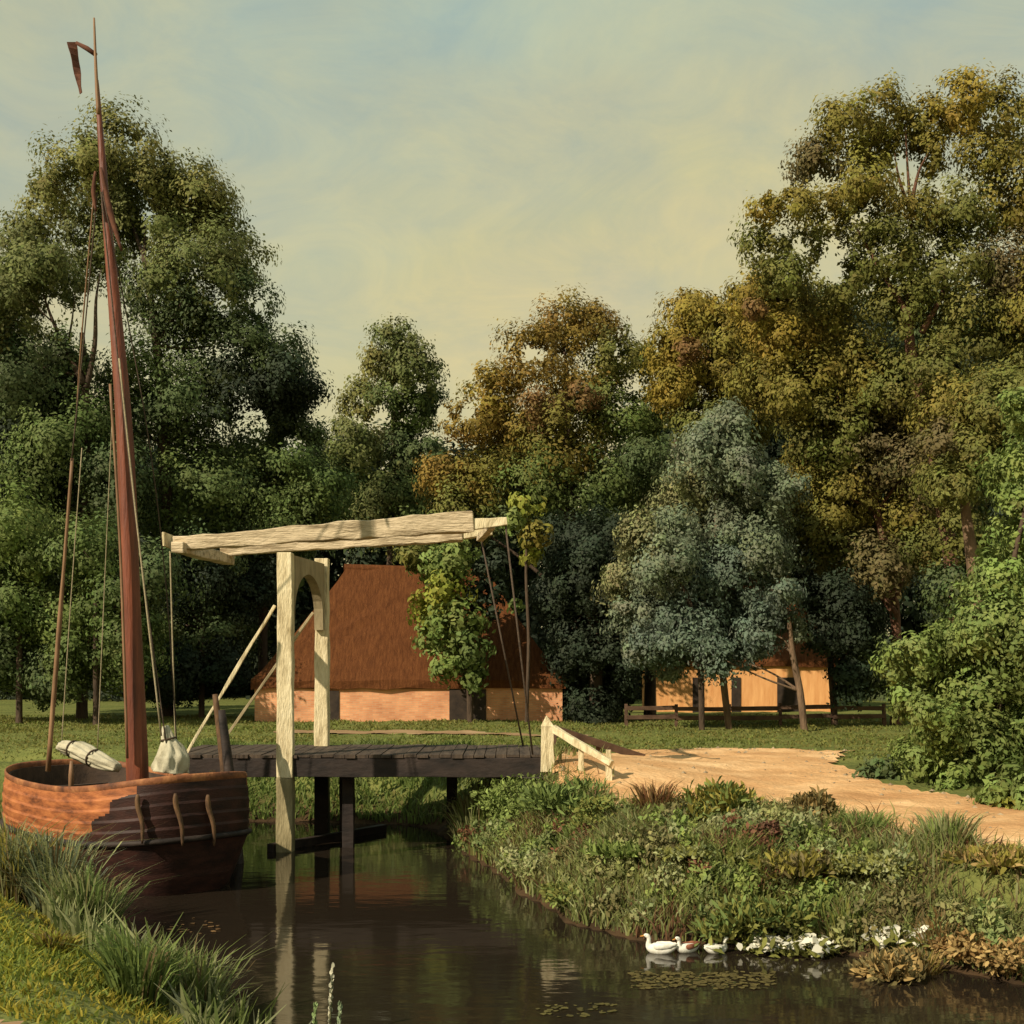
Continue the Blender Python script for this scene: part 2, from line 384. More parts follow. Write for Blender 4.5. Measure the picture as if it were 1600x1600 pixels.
tag(sheet('ground',gx,gy,Hgt,M['ground']),kind='structure')
wx=axis_pts(-12,12,2,-45,40); wy=np.arange(4,37,2.)
tag(sheet('water',wx,wy,lambda x,y:np.zeros_like(x),M['water'],lambda x,y:sdist(x,y,WATER)<2.5),kind='structure')
ROAD=np.array([(.62,26.0),(.75,24.6),(1.8,22.9),(2.8,21.8),(4.2,21.5),(5.2,21.0),(5.6,19.5),(6.1,17.9),(6.9,16.6),(9,15.6),(14,15.3),(22,14.8),(22,19.5),(14,20.5),(9.3,22.8),(7.6,26.5),(7.4,29.5),(8.8,33.2),(5.4,34.0),(3.0,33.0),(1.5,30.6),(.62,29.1)],float)
rx=np.arange(.45,22,.12); ry=np.arange(14,35.5,.12)
tag(sheet('road',rx,ry,lambda x,y:Hgt(x,y)+.045-.02*np.exp(-((y-29.3+.23*x-.1*np.sin(x*.8))/.16)**2)-.02*np.exp(-((y-27.7+.23*x-.1*np.sin(x*.8))/.16)**2)*sst(1,3,x)+.02*wav(x,y,9,3)*wav(x,y,2,1),M['sand'],lambda x,y:(sdist(x,y,ROAD)+.22*wav(x,y,2.6,5)+.1*wav(x,y,7,2))<0),kind='structure')
PATH=np.array([(-7.6,40.6),(-3,39.8),(-.2,39.4),(2.2,38.2),(2.6,39.0),(.2,40.6),(-3,41.4),(-7.4,42)],float)
tag(sheet('path',np.arange(-8.5,3.4,.15),np.arange(37.5,43,.15),lambda x,y:Hgt(x,y)+.035,M['path'],lambda x,y:(sdist(x,y,PATH)+.25*wav(x,y,2.2,7))<0),kind='structure')

SOIL=np.array([(-5.2,10.9),(-4.3,10.75),(-3.75,10.3),(-3.5,9.6),(-5.6,9.4)],float)
tag(sheet('bare_soil',np.arange(-6,-3,.1),np.arange(9,12,.1),lambda x,y:Hgt(x,y)+.03,M['path'],lambda x,y:(sdist(x,y,SOIL)+.12*wav(x,y,4,7))<0),kind='structure')
# ---------------------------------------------------------------- grass
def blades(name,label,poly_or_fn,n,hgt,cols,box,lean=.35,wid=.035,patch=2.0,zmin=-.02):
    x=rng.uniform(box[0],box[1],n*3); y=rng.uniform(box[2],box[3],n*3)
    ok=poly_or_fn(x,y); x,y=x[ok],y[ok]
    k=wav(x,y,patch,3)+.4*rng.normal(size=len(x)); ok=k>-.55; x,y=x[ok][:n],y[ok][:n]
    z=Hgt(x,y); ok=z>zmin; x,y,z=x[ok],y[ok],z[ok]; n=len(x)
    if n==0: return
    h=hgt*rng.uniform(.45,1.25,n)*(.8+.35*wav(x,y,patch*1.4,6))
    az=rng.uniform(0,2*math.pi,n); ln=rng.uniform(.05,lean*2,n)
    bend=np.stack([np.cos(az)*ln,np.sin(az)*ln,np.ones(n)],-1)
    fc=rng.uniform(0,2*math.pi,n); sd=np.stack([np.cos(fc),np.sin(fc),np.zeros(n)],-1)
    base=np.stack([x,y,z-.03],-1); w=(wid*rng.uniform(.6,1.4,n))[:,None]; H=h[:,None]
    low=np.array([.45,.45,1])
    mid=base+bend*low*H*.55; tip=base+bend*H*np.array([1,1,.93])
    v=np.stack([base-sd*w*.5,base+sd*w*.5,mid+sd*w*.42,mid-sd*w*.42, mid-sd*w*.42,mid+sd*w*.42,tip+sd*w*.06,tip-sd*w*.06],1).reshape(-1,4,3)
    cols=np.array([COL[c] if isinstance(c,str) else c for c in cols])
    sel=np.clip(((wav(x,y,patch*.8,9)+1)/2+rng.normal(0,.17,n))*len(cols),0,len(cols)-.01).astype(int)
    col=cols[sel]*rng.uniform(.75,1.25,(n,1))
    o=link(name,poly_mesh(name,v,np.repeat(col,2,0)),M['blade'])
    return tag(o,label,'grass',kind='stuff')
offroad=lambda x,y:(sdist(x,y,ROAD)>.12-.55*np.abs(rng.normal(size=x.shape))*(rng.random(x.shape)<.5))&(sdist(x,y,PATH)>.1)
shore=lambda x,y:sdist(x,y,WATER)
blades('meadow_grass','short green meadow grass behind the drawbridge',lambda x,y:offroad(x,y)&(shore(x,y)>.2),70000,.12,[(.24,.23,.06),(.19,.20,.055),(.2,.18,.05),(.21,.24,.06),(.16,.18,.045)],(-22,26,30.5,52),.5,.06,.8)
blades('bank_grass','rough grass on the far bank seen under the bridge deck',lambda x,y:(shore(x,y)>-.05)&(shore(x,y)<3.5),9000,.32,[(.15,.2,.05),(.19,.24,.06),(.14,.17,.05)],(-9,2,29.5,34.5),.45,.05,1.5)
blades('roadside_grass','olive and brown grass on the slope between sandy road and water',lambda x,y:offroad(x,y)&(shore(x,y)>-.12)&(shore(x,y)<6),42000,.42,[(.19,.14,.06),(.21,.23,.07),(.19,.22,.065),'sage',(.24,.25,.085),(.17,.085,.045),(.25,.25,.08),(.2,.23,.06)],(-1.2,11,14.2,29.6),.5,.028,1.2)
blades('near_bank_grass','bright yellow green turf on the near left bank',lambda x,y:(shore(x,y)>.35)&(sdist(x,y,SOIL)>.05),42000,.15,[(.24,.25,.03),(.28,.27,.032),(.18,.22,.04),(.34,.28,.04)],(-11,-2,9,19.5),.6,.03,1.3)
blades('waterside_reeds','tall grey green reed blades along the near left shore',lambda x,y:(shore(x,y)>-.30)&(shore(x,y)<.55)&(wav(x,y,2.4,8)>-.35),6500,.72,['sage','mid','sage',(.19,.2,.11),(.24,.22,.12)],(-9.6,-1.5,11.5,21.2),.35,.045,1.6,zmin=-.5)

def pebbles(n):
    x=rng.uniform(.8,12,n); y=rng.uniform(16,34,n); k=sdist(x,y,ROAD); ok=(k<-.05)&((k>-.9)|(rng.random(n)<.25)); x,y=x[ok],y[ok]
    q=MB()
    for a,b in zip(x,y):
        z=float(Hgt(a,b))+.045; r=random.choice((.015,.02,.025,.035,.06)); v=[Vector(d)*r for d in ((1,0,0),(0,1,0),(-1,0,0),(0,-1,0),(0,0,.7),(0,0,-.7))]
        m=Matrix.Rotation(random.uniform(0,6),3,'Z'); q.add([m@p*random.uniform(.75,1.25)+Vector((a,b,z)) for p in v],[(0,1,4),(1,2,4),(2,3,4),(3,0,4),(1,0,5),(2,1,5),(3,2,5),(0,3,5)])
    tag(q.build('pebbles',M['stone_pale']),'small stones scattered along the edges of the sandy road','stones',kind='stuff')
M['stone_pale']=mat('pebble',(.14,.10,.06),(.42,.32,.2),3,(1,1,1),.9,.3,.01)
pebbles(1500)
# ---------------------------------------------------------------- drawbridge
db=empty('drawbridge',(-3.3,27.4,0),'cream wooden drawbridge with balance beams raised over the dark canal','bridge')
PN,PF=Vector((-4.60,26.0,0)),Vector((-4.27,28.8,0))
for k,(p,w) in enumerate(((PN,.32),(PF,.31))):
    q=MB(); q.beam((p.x,p.y,1.5),(p.x,p.y,6.06+.1*k),w,w,w*.94,w*.94,seg=12,wob=.014); q.build('post',M['white_wood'],db,.015)
    q=MB(); q.beam((p.x,p.y,-.7),(p.x,p.y,1.496),w*1.02,w*1.02,seg=5,wob=.012); q.build('pile',M['stained_pile' if k==0 else 'dark_wood'],db,.015)
# arched head between the posts
u=(PF-PN).normalized(); nrm=Vector((u.y,-u.x,0)); Lp=(PF-PN).length
poly=[]; a0,a1=.205,Lp-.185
hd=lambda s,z:PN+u*s+Vector((0,0,z))-nrm*.1
arch=[]
for i in range(17):
    t=math.pi*i/16
    arch.append(hd((a0+a1)/2-math.cos(t)*((a1-a0)/2-.13), 4.85+math.sin(t)*.86))
poly=[hd(a0,6.03),hd(a0,4.55)]+[hd(a0+.10,4.55)]+arch+[hd(a1-.10,4.55),hd(a1,4.55),hd(a1,6.03)]
q=MB(); q.prism(poly,nrm*.2); q.build('arch_head',M['grey_wood'],db)
# balance beams
for k,(dy,x0,x1) in enumerate(((0,-6.85,-.16),(2.8,-6.55,-.5))):
    s=MB(); y=26.0+dy; sh=.33 if k else 0
    zl=lambda x:6.07+.12*k+(x+6.85-sh)*.0765
    s.beam((x0,y,zl(x0)+.17),(x1-.62,y,zl(x1-.62)+.17),.27,.27,.28,.43,seg=20,wob=.024)
    s.build('balance_beam',M['cream_beam'],db,.02)
    s=MB(); s.beam((x1-.616,y,zl(x1-.6)+.10),(x1+.06,y,zl(x1)+.12),.20,.22,.15,.14,seg=4,wob=.01); s.build('beam_tip',M['white_wood'],db,.012)
s=MB(); s.beam((-6.72,25.7,6.15),(-6.42,29.1,6.15),.26,.22,seg=6,wob=.015); s.build('counterweight_beam',M['cream_beam'],db,.02)
s=MB(); s.beam((-7.02,25.75,6.32),(-6.98,26.3,6.30),.05,.28); s.build('end_board',M['white_wood'],db)
s=MB(); s.beam((-.42,26.16,6.62),(-.72,28.64,6.6),.14,.14,seg=4,wob=.01); s.build('cross_bar',M['cream_beam'],db,.01)
# raking struts behind the portal
for k,(y,xa,za,xb,zb) in enumerate(((26.05,-4.83,5.0,-6.62,2.0),(28.8,-4.47,4.95,-6.55,2.0))):
    s=MB(); s.beam((xa,y,za),(xb,y,zb),.07,.06,seg=8,wob=.012); s.build('strut',M['white_wood' if k==0 else 'grey_wood'],db,.008)
# lifting rods and tail rope
for a,b in (((-.13,26.0,6.6),(.42,26.05,1.95)),((-.68,28.75,6.55),(.25,28.7,1.95))):
    s=MB(); s.tube([a,b],.020,6); s.build('lifting_rod',M['rope_dark'],db)
s=MB(); s.tube(smooth([(-6.95,26.02,6.1),(-6.90,26.02,4.2),(-6.84,26.05,2.0)]),.016,6); s.build('tail_rope',M['rope'],db)
# deck
for i in range(30):
    pass
s=MB()
x=-7.0
while x<.70:
    w=random.uniform(.20,.25); s.box(x,min(x+w,.74),25.92+random.uniform(-.05,.04),29.0+random.uniform(-.05,.05),1.90+random.uniform(-.008,.012),1.96+random.uniform(-.01,.014)); x+=w+.015
s.build('deck',M['deck'],db)
for y in (26.02,27.4,28.8):
    s=MB(); s.beam((-7.0,y,1.70),(.74,y,1.70),.2,.38,seg=10,wob=.012); s.build('deck_girder',M['dark_wood'],db,.01)
for x,y in ((-3.75,28.78),(-3.4,26.6),(-1.35,28.8)):
    s=MB(); s.beam((x,y,-.7),(x,y,1.5),.24,.24,seg=4,wob=.012); s.build('pile',M['dark_wood'],db,.01)
s=MB(); s.beam((-4.9,25.9,.06),(-2.9,29.0,.06),.16,.2); s.build('water_sill',M['dark_wood'],db,.01)
# abutments
for nm,x0,x1,lab in (('abutment',-7.6,-7.01,'low dark abutment under the left end of the drawbridge'),('abutment',.2,.74,'low mossy abutment under the right end of the drawbridge')):
    s=MB(); s.box(x0,x1,25.8,29.1,-.4,1.5); s.box(x0-.04,x1+.02 if x0>-1 else x1-.0,25.74,29.16,1.503,1.51+.0); tag(s.build(nm,M['stone'],None,.03),lab,'abutment')
# approach railings
rl=empty('approach_railing',(.75,26,1.8),'white railing sloping down to the sandy road at the bridge end','railing')
s=MB(); 
pw=.27
s.beam((.72,25.95,1.62),(.72,25.95,2.55),pw,.22,pw*.9,.2,seg=4,wob=.01); s.add([(.72-pw/2,25.84,2.54),(.72+pw/2,25.84,2.54),(.72+pw/2,26.06,2.54),(.72-pw/2,26.06,2.54),(.70,25.95,2.77)],[(0,1,4),(1,2,4),(2,3,4),(3,0,4)])
s.build('end_post',M['white_wood'],rl,.01)
s=MB(); s.beam((.82,25.92,2.50),(1.95,25.0,1.86),.13,.16,.11,.12,seg=5,wob=.012); s.build('handrail',M['white_wood'],rl,.008)
for x,y,z0,z1 in ((1.38,25.47,1.4,2.18),(1.90,25.05,1.3,2.12)):
    s=MB(); s.beam((x,y+.1,z0),(x,y+.1,z1),.13,.12,.10,.10,seg=3,wob=.008); s.build('short_post',M['white_wood'],rl,.008)
rl=empty('approach_railing',(.8,29,1.8),'brown weathered railing on the far side of the bridge end','railing')
s=MB(); s.beam((.95,29.0,2.32),(3.05,29.6,1.62),.10,.16,seg=4,wob=.012); s.build('handrail',M['brown_rail'],rl,.008)
for x,y,z1 in ((.95,29.12,2.4),(2.0,29.42,2.05)):
    s=MB(); s.beam((x,y,1.2),(x,y,z1),.13,.13,seg=3,wob=.008); s.build('short_post',M['brown_rail'],rl,.008)

# ---------------------------------------------------------------- barge
A_,B_=Vector((-9.1,25.3,0)),Vector((-5.08,21.2,0))     # far end, near end
ax=(B_-A_).normalized(); sd=Vector((ax.y,-ax.x,0)); LEN=(B_-A_).length; BEAM=1.5; mid=(A_+B_)/2
def bw(u,v,w=0.): return mid+ax*u+sd*v+Vector((0,0,w))     # sd points left/near
boat=empty('sailing_barge',(mid.x,mid.y,0),'russet wooden sailing barge with one tall mast moored by the left bank','boat')
NT=240
def plan(t,scale,grow=0.):
    # rounded full-ended outline, t 0..1 around; returns u,v
    a=2*math.pi*t; c,s_=math.cos(a),math.sin(a)
    e=.55
    u=math.copysign(abs(c)**e,c)*(LEN/2*(.62+.38*scale)+grow); v=math.copysign(abs(s_)**.68,s_)*(BEAM*scale+grow)
    return u,v
def sheer(u): 
    q=u/(LEN/2); return 1.62+.20*q*q+.10*max(q,0)**2
levels=[(-.35,.62,0),(0.0,.74,0),(.18,.80,0),(.40,.87,0),(.62,.93,0),(.66,.942,0),(.80,.985,0),(.84,.972,0),(.98,.995,0),(1.02,.982,0),(1.15,1.0,0),(1.19,.987,0),(1.33,.995,0),(1.37,.982,0),(1.50,.985,0),(1.54,.972,0),(1.0e9,.965,0)]
def tar_shade(u,z):  # tar below the wale; forward of the slanting edge, bow shade painted dark
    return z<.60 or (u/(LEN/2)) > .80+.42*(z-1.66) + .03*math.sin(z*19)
def hull_strip(lv,name,m,want):
    fine=[]
    for a,b in zip(lv[:-2],lv[1:-1]):
        for k in range(4): fine.append((a[0]+(b[0]-a[0])*k/4,a[1]+(b[1]-a[1])*k/4,0))
    lv=fine+lv[-2:]
    q=MB(); vs=[]; fs=[]
    for j,(z,sc,_) in enumerate(lv):
        for i in range(NT):
            u,v=plan(i/NT,sc)
            zz=sheer(u) if z>1e8 else z*(sheer(u)/1.66 if z>.3 else 1.0)
            vs.append(bw(u,v,zz))
    for j in range(len(lv)-1):
        for i in range(NT):
            a=j*NT+i; b=j*NT+(i+1)%NT
            cx=(vs[a]+vs[b+NT])/2
            if tar_shade((cx-mid).dot(ax),cx.z)==want: fs.append((a,b,b+NT,a+NT))
    q.add(vs,fs,False); o=q.build(name,m,boat)
    me=o.data
    return o
hull_strip(levels,'lower_hull_bow_shade',M['hull_low_shade'],True)
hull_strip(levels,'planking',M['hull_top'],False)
# bulwark inside and deck
q=MB(); vs=[];fs=[]
for j,sc in enumerate((.965,.905,.895)):
    for i in range(NT):
        u,v=plan(i/NT,sc); vs.append(bw(u,v,(sheer(u) if j<2 else 1.12)))
for j in range(2):
    for i in range(NT):
        a=j*NT+i;b=j*NT+(i+1)%NT; fs.append((a,b,b+NT,a+NT))
q.add(vs,fs); q.build('bulwark',M['boat_deck'],boat)
q=MB(); q.add([bw(*plan(i/NT,.892),1.14) for i in range(NT)],[tuple(range(NT))]); q.build('deck',M['boat_deck'],boat)
# gunwale and wale rubbing strake
q=MB(); ring=[]
for i in range(NT+1):
    u,v=plan((i%NT)/NT,.95); ring.append(bw(u,v,sheer(u)+.03))
q.tube(ring,[(.028,.075)]*len(ring),8,False); q.build('gunwale',M['gunwale'],boat)
q=MB(); ring=[]
for i in range(NT+1):
    u,v=plan((i%NT)/NT,.99); ring.append(bw(u,v,.82*sheer(u)/1.66))
q.tube(ring,.05,8,False); q.build('rubbing_strake',M['dark_wood'],boat)
# hatch coaming
q=MB()
for sgn in (-1,1):
    q.beam(bw(-1.7,sgn*.62,1.3),bw(.35,sgn*.62,1.3),.08,.42)
q.beam(bw(-1.7,-.58,1.3),bw(-1.7,.58,1.3),.08,.42); q.build('hatch_coaming',M['boat_deck'],boat,.01)
# bitts on the foredeck
for u,v,h in ((2.1,-.6,1.98),(2.25,.15,1.96)):
    q=MB(); q.tube([bw(u,v,1.1),bw(u,v,h-.12),bw(u,v,h)],[.07,.07,.05],8); q.build('bitt',M['spar'],boat)
# mast
mb_=P(216,1196,22.15); mb_.z=1.1
q=MB(); pts=[mb_]+[P(x,y,22.15) for x,y in ((214,1180),(205,960),(196,700),(181,500),(166,330),(155,180),(151,125))]
q.tube(smooth(pts),rad_smooth([.195,.19,.168,.148,.112,.075,.045,.032],8),14); mast=q.build('mast',M['mast'],boat)
q=MB(); q.tube(smooth([P(154,178,22.05),P(150,110,22.05),P(147,28,22.05)]),rad_smooth([.03,.028,.016],3),7); q.build('topmast',M['spar'],boat)
q=MB(); q.tube([P(150,86,22.1),P(136,76,22.1),P(119,67,22.1)],[.04,.045,.03],7); q.build('vane_arm',M['pennant'],boat)
# hanging pennant, a strip of cloth
vs=[];fs=[]
for i in range(9):
    t=i/8; x=112+ (127-112)*t; y=66+(146-66)*t; w=(.085-.04*t)
    c=P(x,y,22.1); a=.9*math.sin(t*5)
    off=Vector((math.cos(a),math.sin(a),0))*w
    vs+= [c-off,c+off]
    if i: o=2*(i-1); fs.append((o,o+1,o+3,o+2))
q=MB(); q.add(vs,fs); o=q.build('pennant',M['pennant'],boat); sm=o.modifiers.new('Solidify','SOLIDIFY'); sm.thickness=.012
# furled sail strip and gaff against the mast
q=MB(); q.tube(smooth([P(158,262,21.95),P(172,330,21.95),P(190,392,21.95)]),rad_smooth([.02,.055,.02],3),7); q.build('gaff',M['pennant'],boat)
q=MB(); q.tube(smooth([P(149,268,21.95),P(146,300,21.95),P(150,330,21.95)]),rad_smooth([.02,.04,.02],3),7); q.build('block',M['pennant'],boat)
def line(pl,r,m,name='rigging_line',dd=22.0):
    q=MB(); q.tube(smooth([P(x,y,dd if len(t)==0 else t[0]) for x,y,*t in pl]),r,6); q.build(name,M[m],boat)
line([(158,300),(206,760,21.9),(262,1178,21.6)],.013,'rope_dark')
line([(160,300),(225,640,22.3),(258,900,22.6),(278,1190,22.7)],.011,'rope_dark')
line([(152,300),(132,520,22.4),(112,720,22.7)],.013,'rope_dark')
line([(148,290),(128,520,22.6),(120,640,23)],.014,'spar')
line([(172,600,21.85),(188,860,21.85),(199,1185,21.85)],.024,'spar','halyard')
line([(186,560,21.85),(212,800,21.8),(252,1150,21.6)],.016,'rope','halyard')
line([(128,700,23.4),(112,920,23.4),(95,1180,23.4)],.010,'rope')
line([(176,640,22.6),(164,900,22.9),(152,1180,23)],.009,'rope')
line([(113,716,22.9),(94,960,23),(75,1205,23.1)],[.03]*4+[.045]*4+[.05],'spar','boat_pole')
q=MB(); q.tube([bw(-1.3,.35,1.1),bw(-1.28,.35,1.75),bw(-1.27,.35,2.0)],[.05,.05,.03],7); q.build('bitt',M['spar'],boat)
# fenders hanging on the bow
def surf(px,z):
    # point of hull surface on the near/bow side at bearing px
    best=None
    for i in range(720):
        u,v=plan(i/720,.985); p=bw(u,v,z); 
        x=p.x/p.y*F+HX
        if abs(x-px)<3 and (best is None or p.y<best.y): best=p
    return best
for px,zt,zb,lab,m in ((213,1.72,.93,'long brown wooden fender nearest the lit flank of the barge','spar_dark'),(276,1.72,.86,'brown wooden fender hanging at the middle of the dark bow below the white bundle','spar_dark'),(324,1.66,.80,'thin brown fender ending in a rope, furthest right on the bow','spar_dark')):
    p=surf(px,zt)
    if p is None: continue
    n=Vector((-p.x,-p.y,0)).normalized()*.10
    q=MB(); tp=p+n; bt=surf(px+12,zb); bt=(bt if bt else p.copy())+n*1.0; bt.z=zb; tp.z=zt
    m1=tp.lerp(bt,.3)+Vector((.02,0,0))
    pts=smooth([tp,tp.lerp(bt,.25)+Vector((-.015,0,0)),tp.lerp(bt,.6)+Vector((.03,0,0)),bt])
    rr=[.022,.035,.044,.046,.044,.042,.04,.04,.038,.035,.03,.024,.016]
    q.tube(pts,rr[:len(pts)],8); o=q.build('fender',M[m],None); 
    tag(o,lab,'fender','fenders hanging over the bow of the barge')
# canvas bundles lying on the boat
def bundle(pts,rad,label,ties,n=44,flat=1.):
    p=smooth(pts,10); r=rad_smooth(rad,len(pts),10); vs=[]; fs=[]; ref=Vector((0,1,0)); fr=[]
    for i,c in enumerate(p):
        d=(p[min(i+1,len(p)-1)]-p[max(i-1,0)]).normalized(); a=(ref-d*ref.dot(d)).normalized(); b=d.cross(a); fr.append((c,a,b,r[i]))
        for k in range(n):
            t=2*math.pi*k/n; u=i/len(p)
            fold=1+.11*math.sin(4*t+5*u+1.3*math.sin(7*u))+.07*math.sin(9*t-8*u)+.05*math.sin(15*t+11*u)
            q=r[i]*fold*(1-.12*math.exp(-min((i-x)**2 for x in ties)/2.5))
            vs.append(c+a*(math.cos(t)*q)+b*(math.sin(t)*q*flat))
        if i:
            o=(i-1)*n
            for k in range(n): fs.append((o+k,o+(k+1)%n,o+n+(k+1)%n,o+n+k))
    fs.append(tuple(reversed(range(n)))); e=(len(p)-1)*n; fs.append(tuple(range(e,e+n)))
    q=MB(); q.add(vs,fs,True); o=tag(q.build('canvas_bundle',M['canvas']),label,'canvas')
    for x in ties:
        c,a,b,rr=fr[x]; q=MB(); q.tube([c+a*(math.cos(t)*rr*1.03)+b*(math.sin(t)*rr*1.03*flat) for t in [2*math.pi*k/16 for k in range(17)]],.018,6,False); q.build('tie',M['rope_dark'],o)
    return o
bundle([P(92,1166,23.2),P(120,1172,23.1),P(150,1186,22.9),P(184,1200,22.7)],[.09,.20,.19,.10],'long rolled pale canvas lying on the barge left of the mast',(8,19),flat=.8)
bundle([P(266,1206,21.75),P(268,1182,21.75),P(264,1160,21.75),P(258,1134,21.75)],[.27,.27,.14,.045],'peaked whitish canvas bundle standing on the bow right of the mast',(22,))
# leaning mooring poles
for (a,b,r,lab) in (((336,1085),(352,1240),.07,'thin dark mooring pole leaning beside the bow of the barge'),((345,1110),(358,1225),.11,'thick dark mooring pole leaning right behind the bow of the barge')):
    q=MB(); p0=P(*a,24.9); p1=P(*b,24.7); dirn=(p1-p0).normalized(); p2=p1+dirn*(p1.z+.6)/abs(dirn.z)
    q.tube(smooth([p0,p0.lerp(p2,.4)+Vector((.02,0,0)),p2]),rad_smooth([r*.8,r,r],3),9); tag(q.build('mooring_pole',M['spar_dark' if r<.1 else 'dark_wood']),lab,'mooring pole','mooring poles by the barge')

# ---------------------------------------------------------------- farmhouses
def house(name,label,x0,x1,y0,y1,eave,ridge,hip,wallm,roofm,g=1.45,over=.12):
    r=empty(name,((x0+x1)/2,y0,g),label,'house')
    s=MB(); s.box(x0,x1,y0,y1,g-.3,eave-.36); s.build('wall',wallm,r)
    ym=(y0+y1)/2
    # thick thatch: hipped, sagging a little, with a real eave thickness
    n=18; vs=[]; rows=10; 
    a=[(x0-over,y0-over),(x1+over,y0-over),(x1+over,y1+over),(x0-over,y1+over)]
    def ringp(t):
        k=[]
        xx0=x0-over+(hip+over)*t; xx1=x1+over-(hip+over)*t; yy0=y0-over+(ym-y0+over-.12)*t; yy1=y1+over-(ym-y0+over-.12)*t
        z=eave-.25+(ridge-eave+.25)*t+.16*math.sin(t*math.pi)*-1
        m=14; w=5
        for i in range(m): k.append(Vector((xx0+(xx1-xx0)*i/m,yy0,z)))
        for i in range(w): k.append(Vector((xx1,yy0+(yy1-yy0)*i/w,z)))
        for i in range(m): k.append(Vector((xx1-(xx1-xx0)*i/m,yy1,z)))
        for i in range(w): k.append(Vector((xx0,yy1-(yy1-yy0)*i/w,z)))
        return k
    q=MB(); V=[];Fq=[]; base=[p+Vector((0,0,-.28)) for p in ringp(0)]
    rings=[base]+[ringp(i/rows) for i in range(rows+1)]; mm=len(base)
    for rg in rings: V+= [p+Vector((0,random.uniform(-.04,.04),random.uniform(-.05,.05))) for p in rg]
    for j in range(len(rings)-1):
        for i in range(mm): Fq.append((j*mm+i,j*mm+(i+1)%mm,(j+1)*mm+(i+1)%mm,(j+1)*mm+i))
    Fq.append(tuple(range((len(rings)-1)*mm,len(rings)*mm))); Fq.append(tuple(reversed(range(mm))))
    q.add(V,Fq); rf=q.build('roof',roofm,r)
    q=MB(); q.tube([(x0+hip-.1,ym,ridge+.02),((x0+x1)/2,ym,ridge-.06),(x1-hip+.1,ym,ridge+.02)],[.16,.15,.16],8); q.build('ridge_cap',roofm,rf)
    return r,rf
hx0,hx1,hy=-9.45,1.85,47.0
h1,rf1=house('farmhouse','long brick farmhouse with a big hipped russet thatched roof beyond the bridge',hx0,hx1,hy,hy+7.5,3.36,7.5,2.9,M['brick'],M['thatch'])
s=MB(); s.box(-6.75,-6.35,hy-.04,hy+.05,1.4,2.75); s.build('door',M['dark_board'],h1)
s=MB(); s.box(-2.3,-.95,hy-.035,hy+.05,1.4,2.8); s.build('door',M['dark_board'],h1)
h2,rf2=house('barn','ochre boarded barn glimpsed between the trunks under the blue green trees',6.2,14.2,56.0,61,4.1,7.6,1.6,M['ochre_wall'],M['thatch'])
for x0,x1 in ((7.9,8.3),(9.6,10.0),(11.6,12.6)):
    s=MB(); s.box(x0,x1,55.96,56.05,1.4,3.1); s.build('door',M['dark_board'],h2)
# rail fences
def fence(label,pts,hs,m,name='rail_fence',z0=None):
    r=empty(name,pts[0],label,'fence')
    for i,p in enumerate(pts):
        s=MB(); s.beam((p[0],p[1],p[2]-.3),(p[0]+random.uniform(-.03,.03),p[1],p[2]+hs[-1]+.15),.11,.11,seg=2,wob=.01); s.build('fence_post',m,r,.008)
    for h in hs:
        for i in range(len(pts)-1):
            a,b=Vector(pts[i]),Vector(pts[i+1]); s=MB(); s.beam(a+Vector((0,-.08,h)),b+Vector((0,-.08,h+random.uniform(-.06,.06))),.06,.14,seg=3,wob=.012); s.build('rail',m,r,.006)
g=lambda x,y:(x,y,float(Hgt(x,y)))
fence('dark brown rail fence in front of the ochre barn',[g(x,43.6+.1*x*.3) for x in (3.9,5.6,7.4,9.2,11.0,12.8)],(.3,.62),M['brown_rail'])

# ---------------------------------------------------------------- trees
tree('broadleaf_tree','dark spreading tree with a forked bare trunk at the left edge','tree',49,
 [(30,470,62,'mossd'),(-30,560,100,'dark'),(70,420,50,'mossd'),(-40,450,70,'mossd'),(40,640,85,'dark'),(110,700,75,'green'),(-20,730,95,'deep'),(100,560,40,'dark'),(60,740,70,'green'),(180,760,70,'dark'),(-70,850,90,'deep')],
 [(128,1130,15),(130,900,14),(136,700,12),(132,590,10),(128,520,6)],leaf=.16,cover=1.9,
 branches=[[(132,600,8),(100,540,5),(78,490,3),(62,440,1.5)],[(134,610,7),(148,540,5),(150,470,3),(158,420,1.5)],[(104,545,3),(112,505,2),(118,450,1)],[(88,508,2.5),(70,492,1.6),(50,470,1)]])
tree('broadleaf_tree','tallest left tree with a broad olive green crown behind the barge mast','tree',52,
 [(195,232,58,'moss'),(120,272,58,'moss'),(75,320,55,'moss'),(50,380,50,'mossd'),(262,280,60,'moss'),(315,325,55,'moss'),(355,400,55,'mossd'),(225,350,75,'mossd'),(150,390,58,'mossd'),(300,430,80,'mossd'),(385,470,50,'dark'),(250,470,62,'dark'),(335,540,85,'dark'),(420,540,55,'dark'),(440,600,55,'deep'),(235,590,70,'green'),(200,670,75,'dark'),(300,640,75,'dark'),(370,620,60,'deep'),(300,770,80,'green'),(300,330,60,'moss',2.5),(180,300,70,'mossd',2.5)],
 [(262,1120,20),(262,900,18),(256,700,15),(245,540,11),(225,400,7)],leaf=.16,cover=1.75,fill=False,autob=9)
tree('broadleaf_tree','dark round tree on the right shoulder of the left wood above the beam','tree',54,
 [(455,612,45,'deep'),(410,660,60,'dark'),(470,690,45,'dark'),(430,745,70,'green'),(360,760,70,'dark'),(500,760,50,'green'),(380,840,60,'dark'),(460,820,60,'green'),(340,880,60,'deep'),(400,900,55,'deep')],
 [(410,1125,13),(412,900,11),(418,720,8)],leaf=.16,cover=1.9)
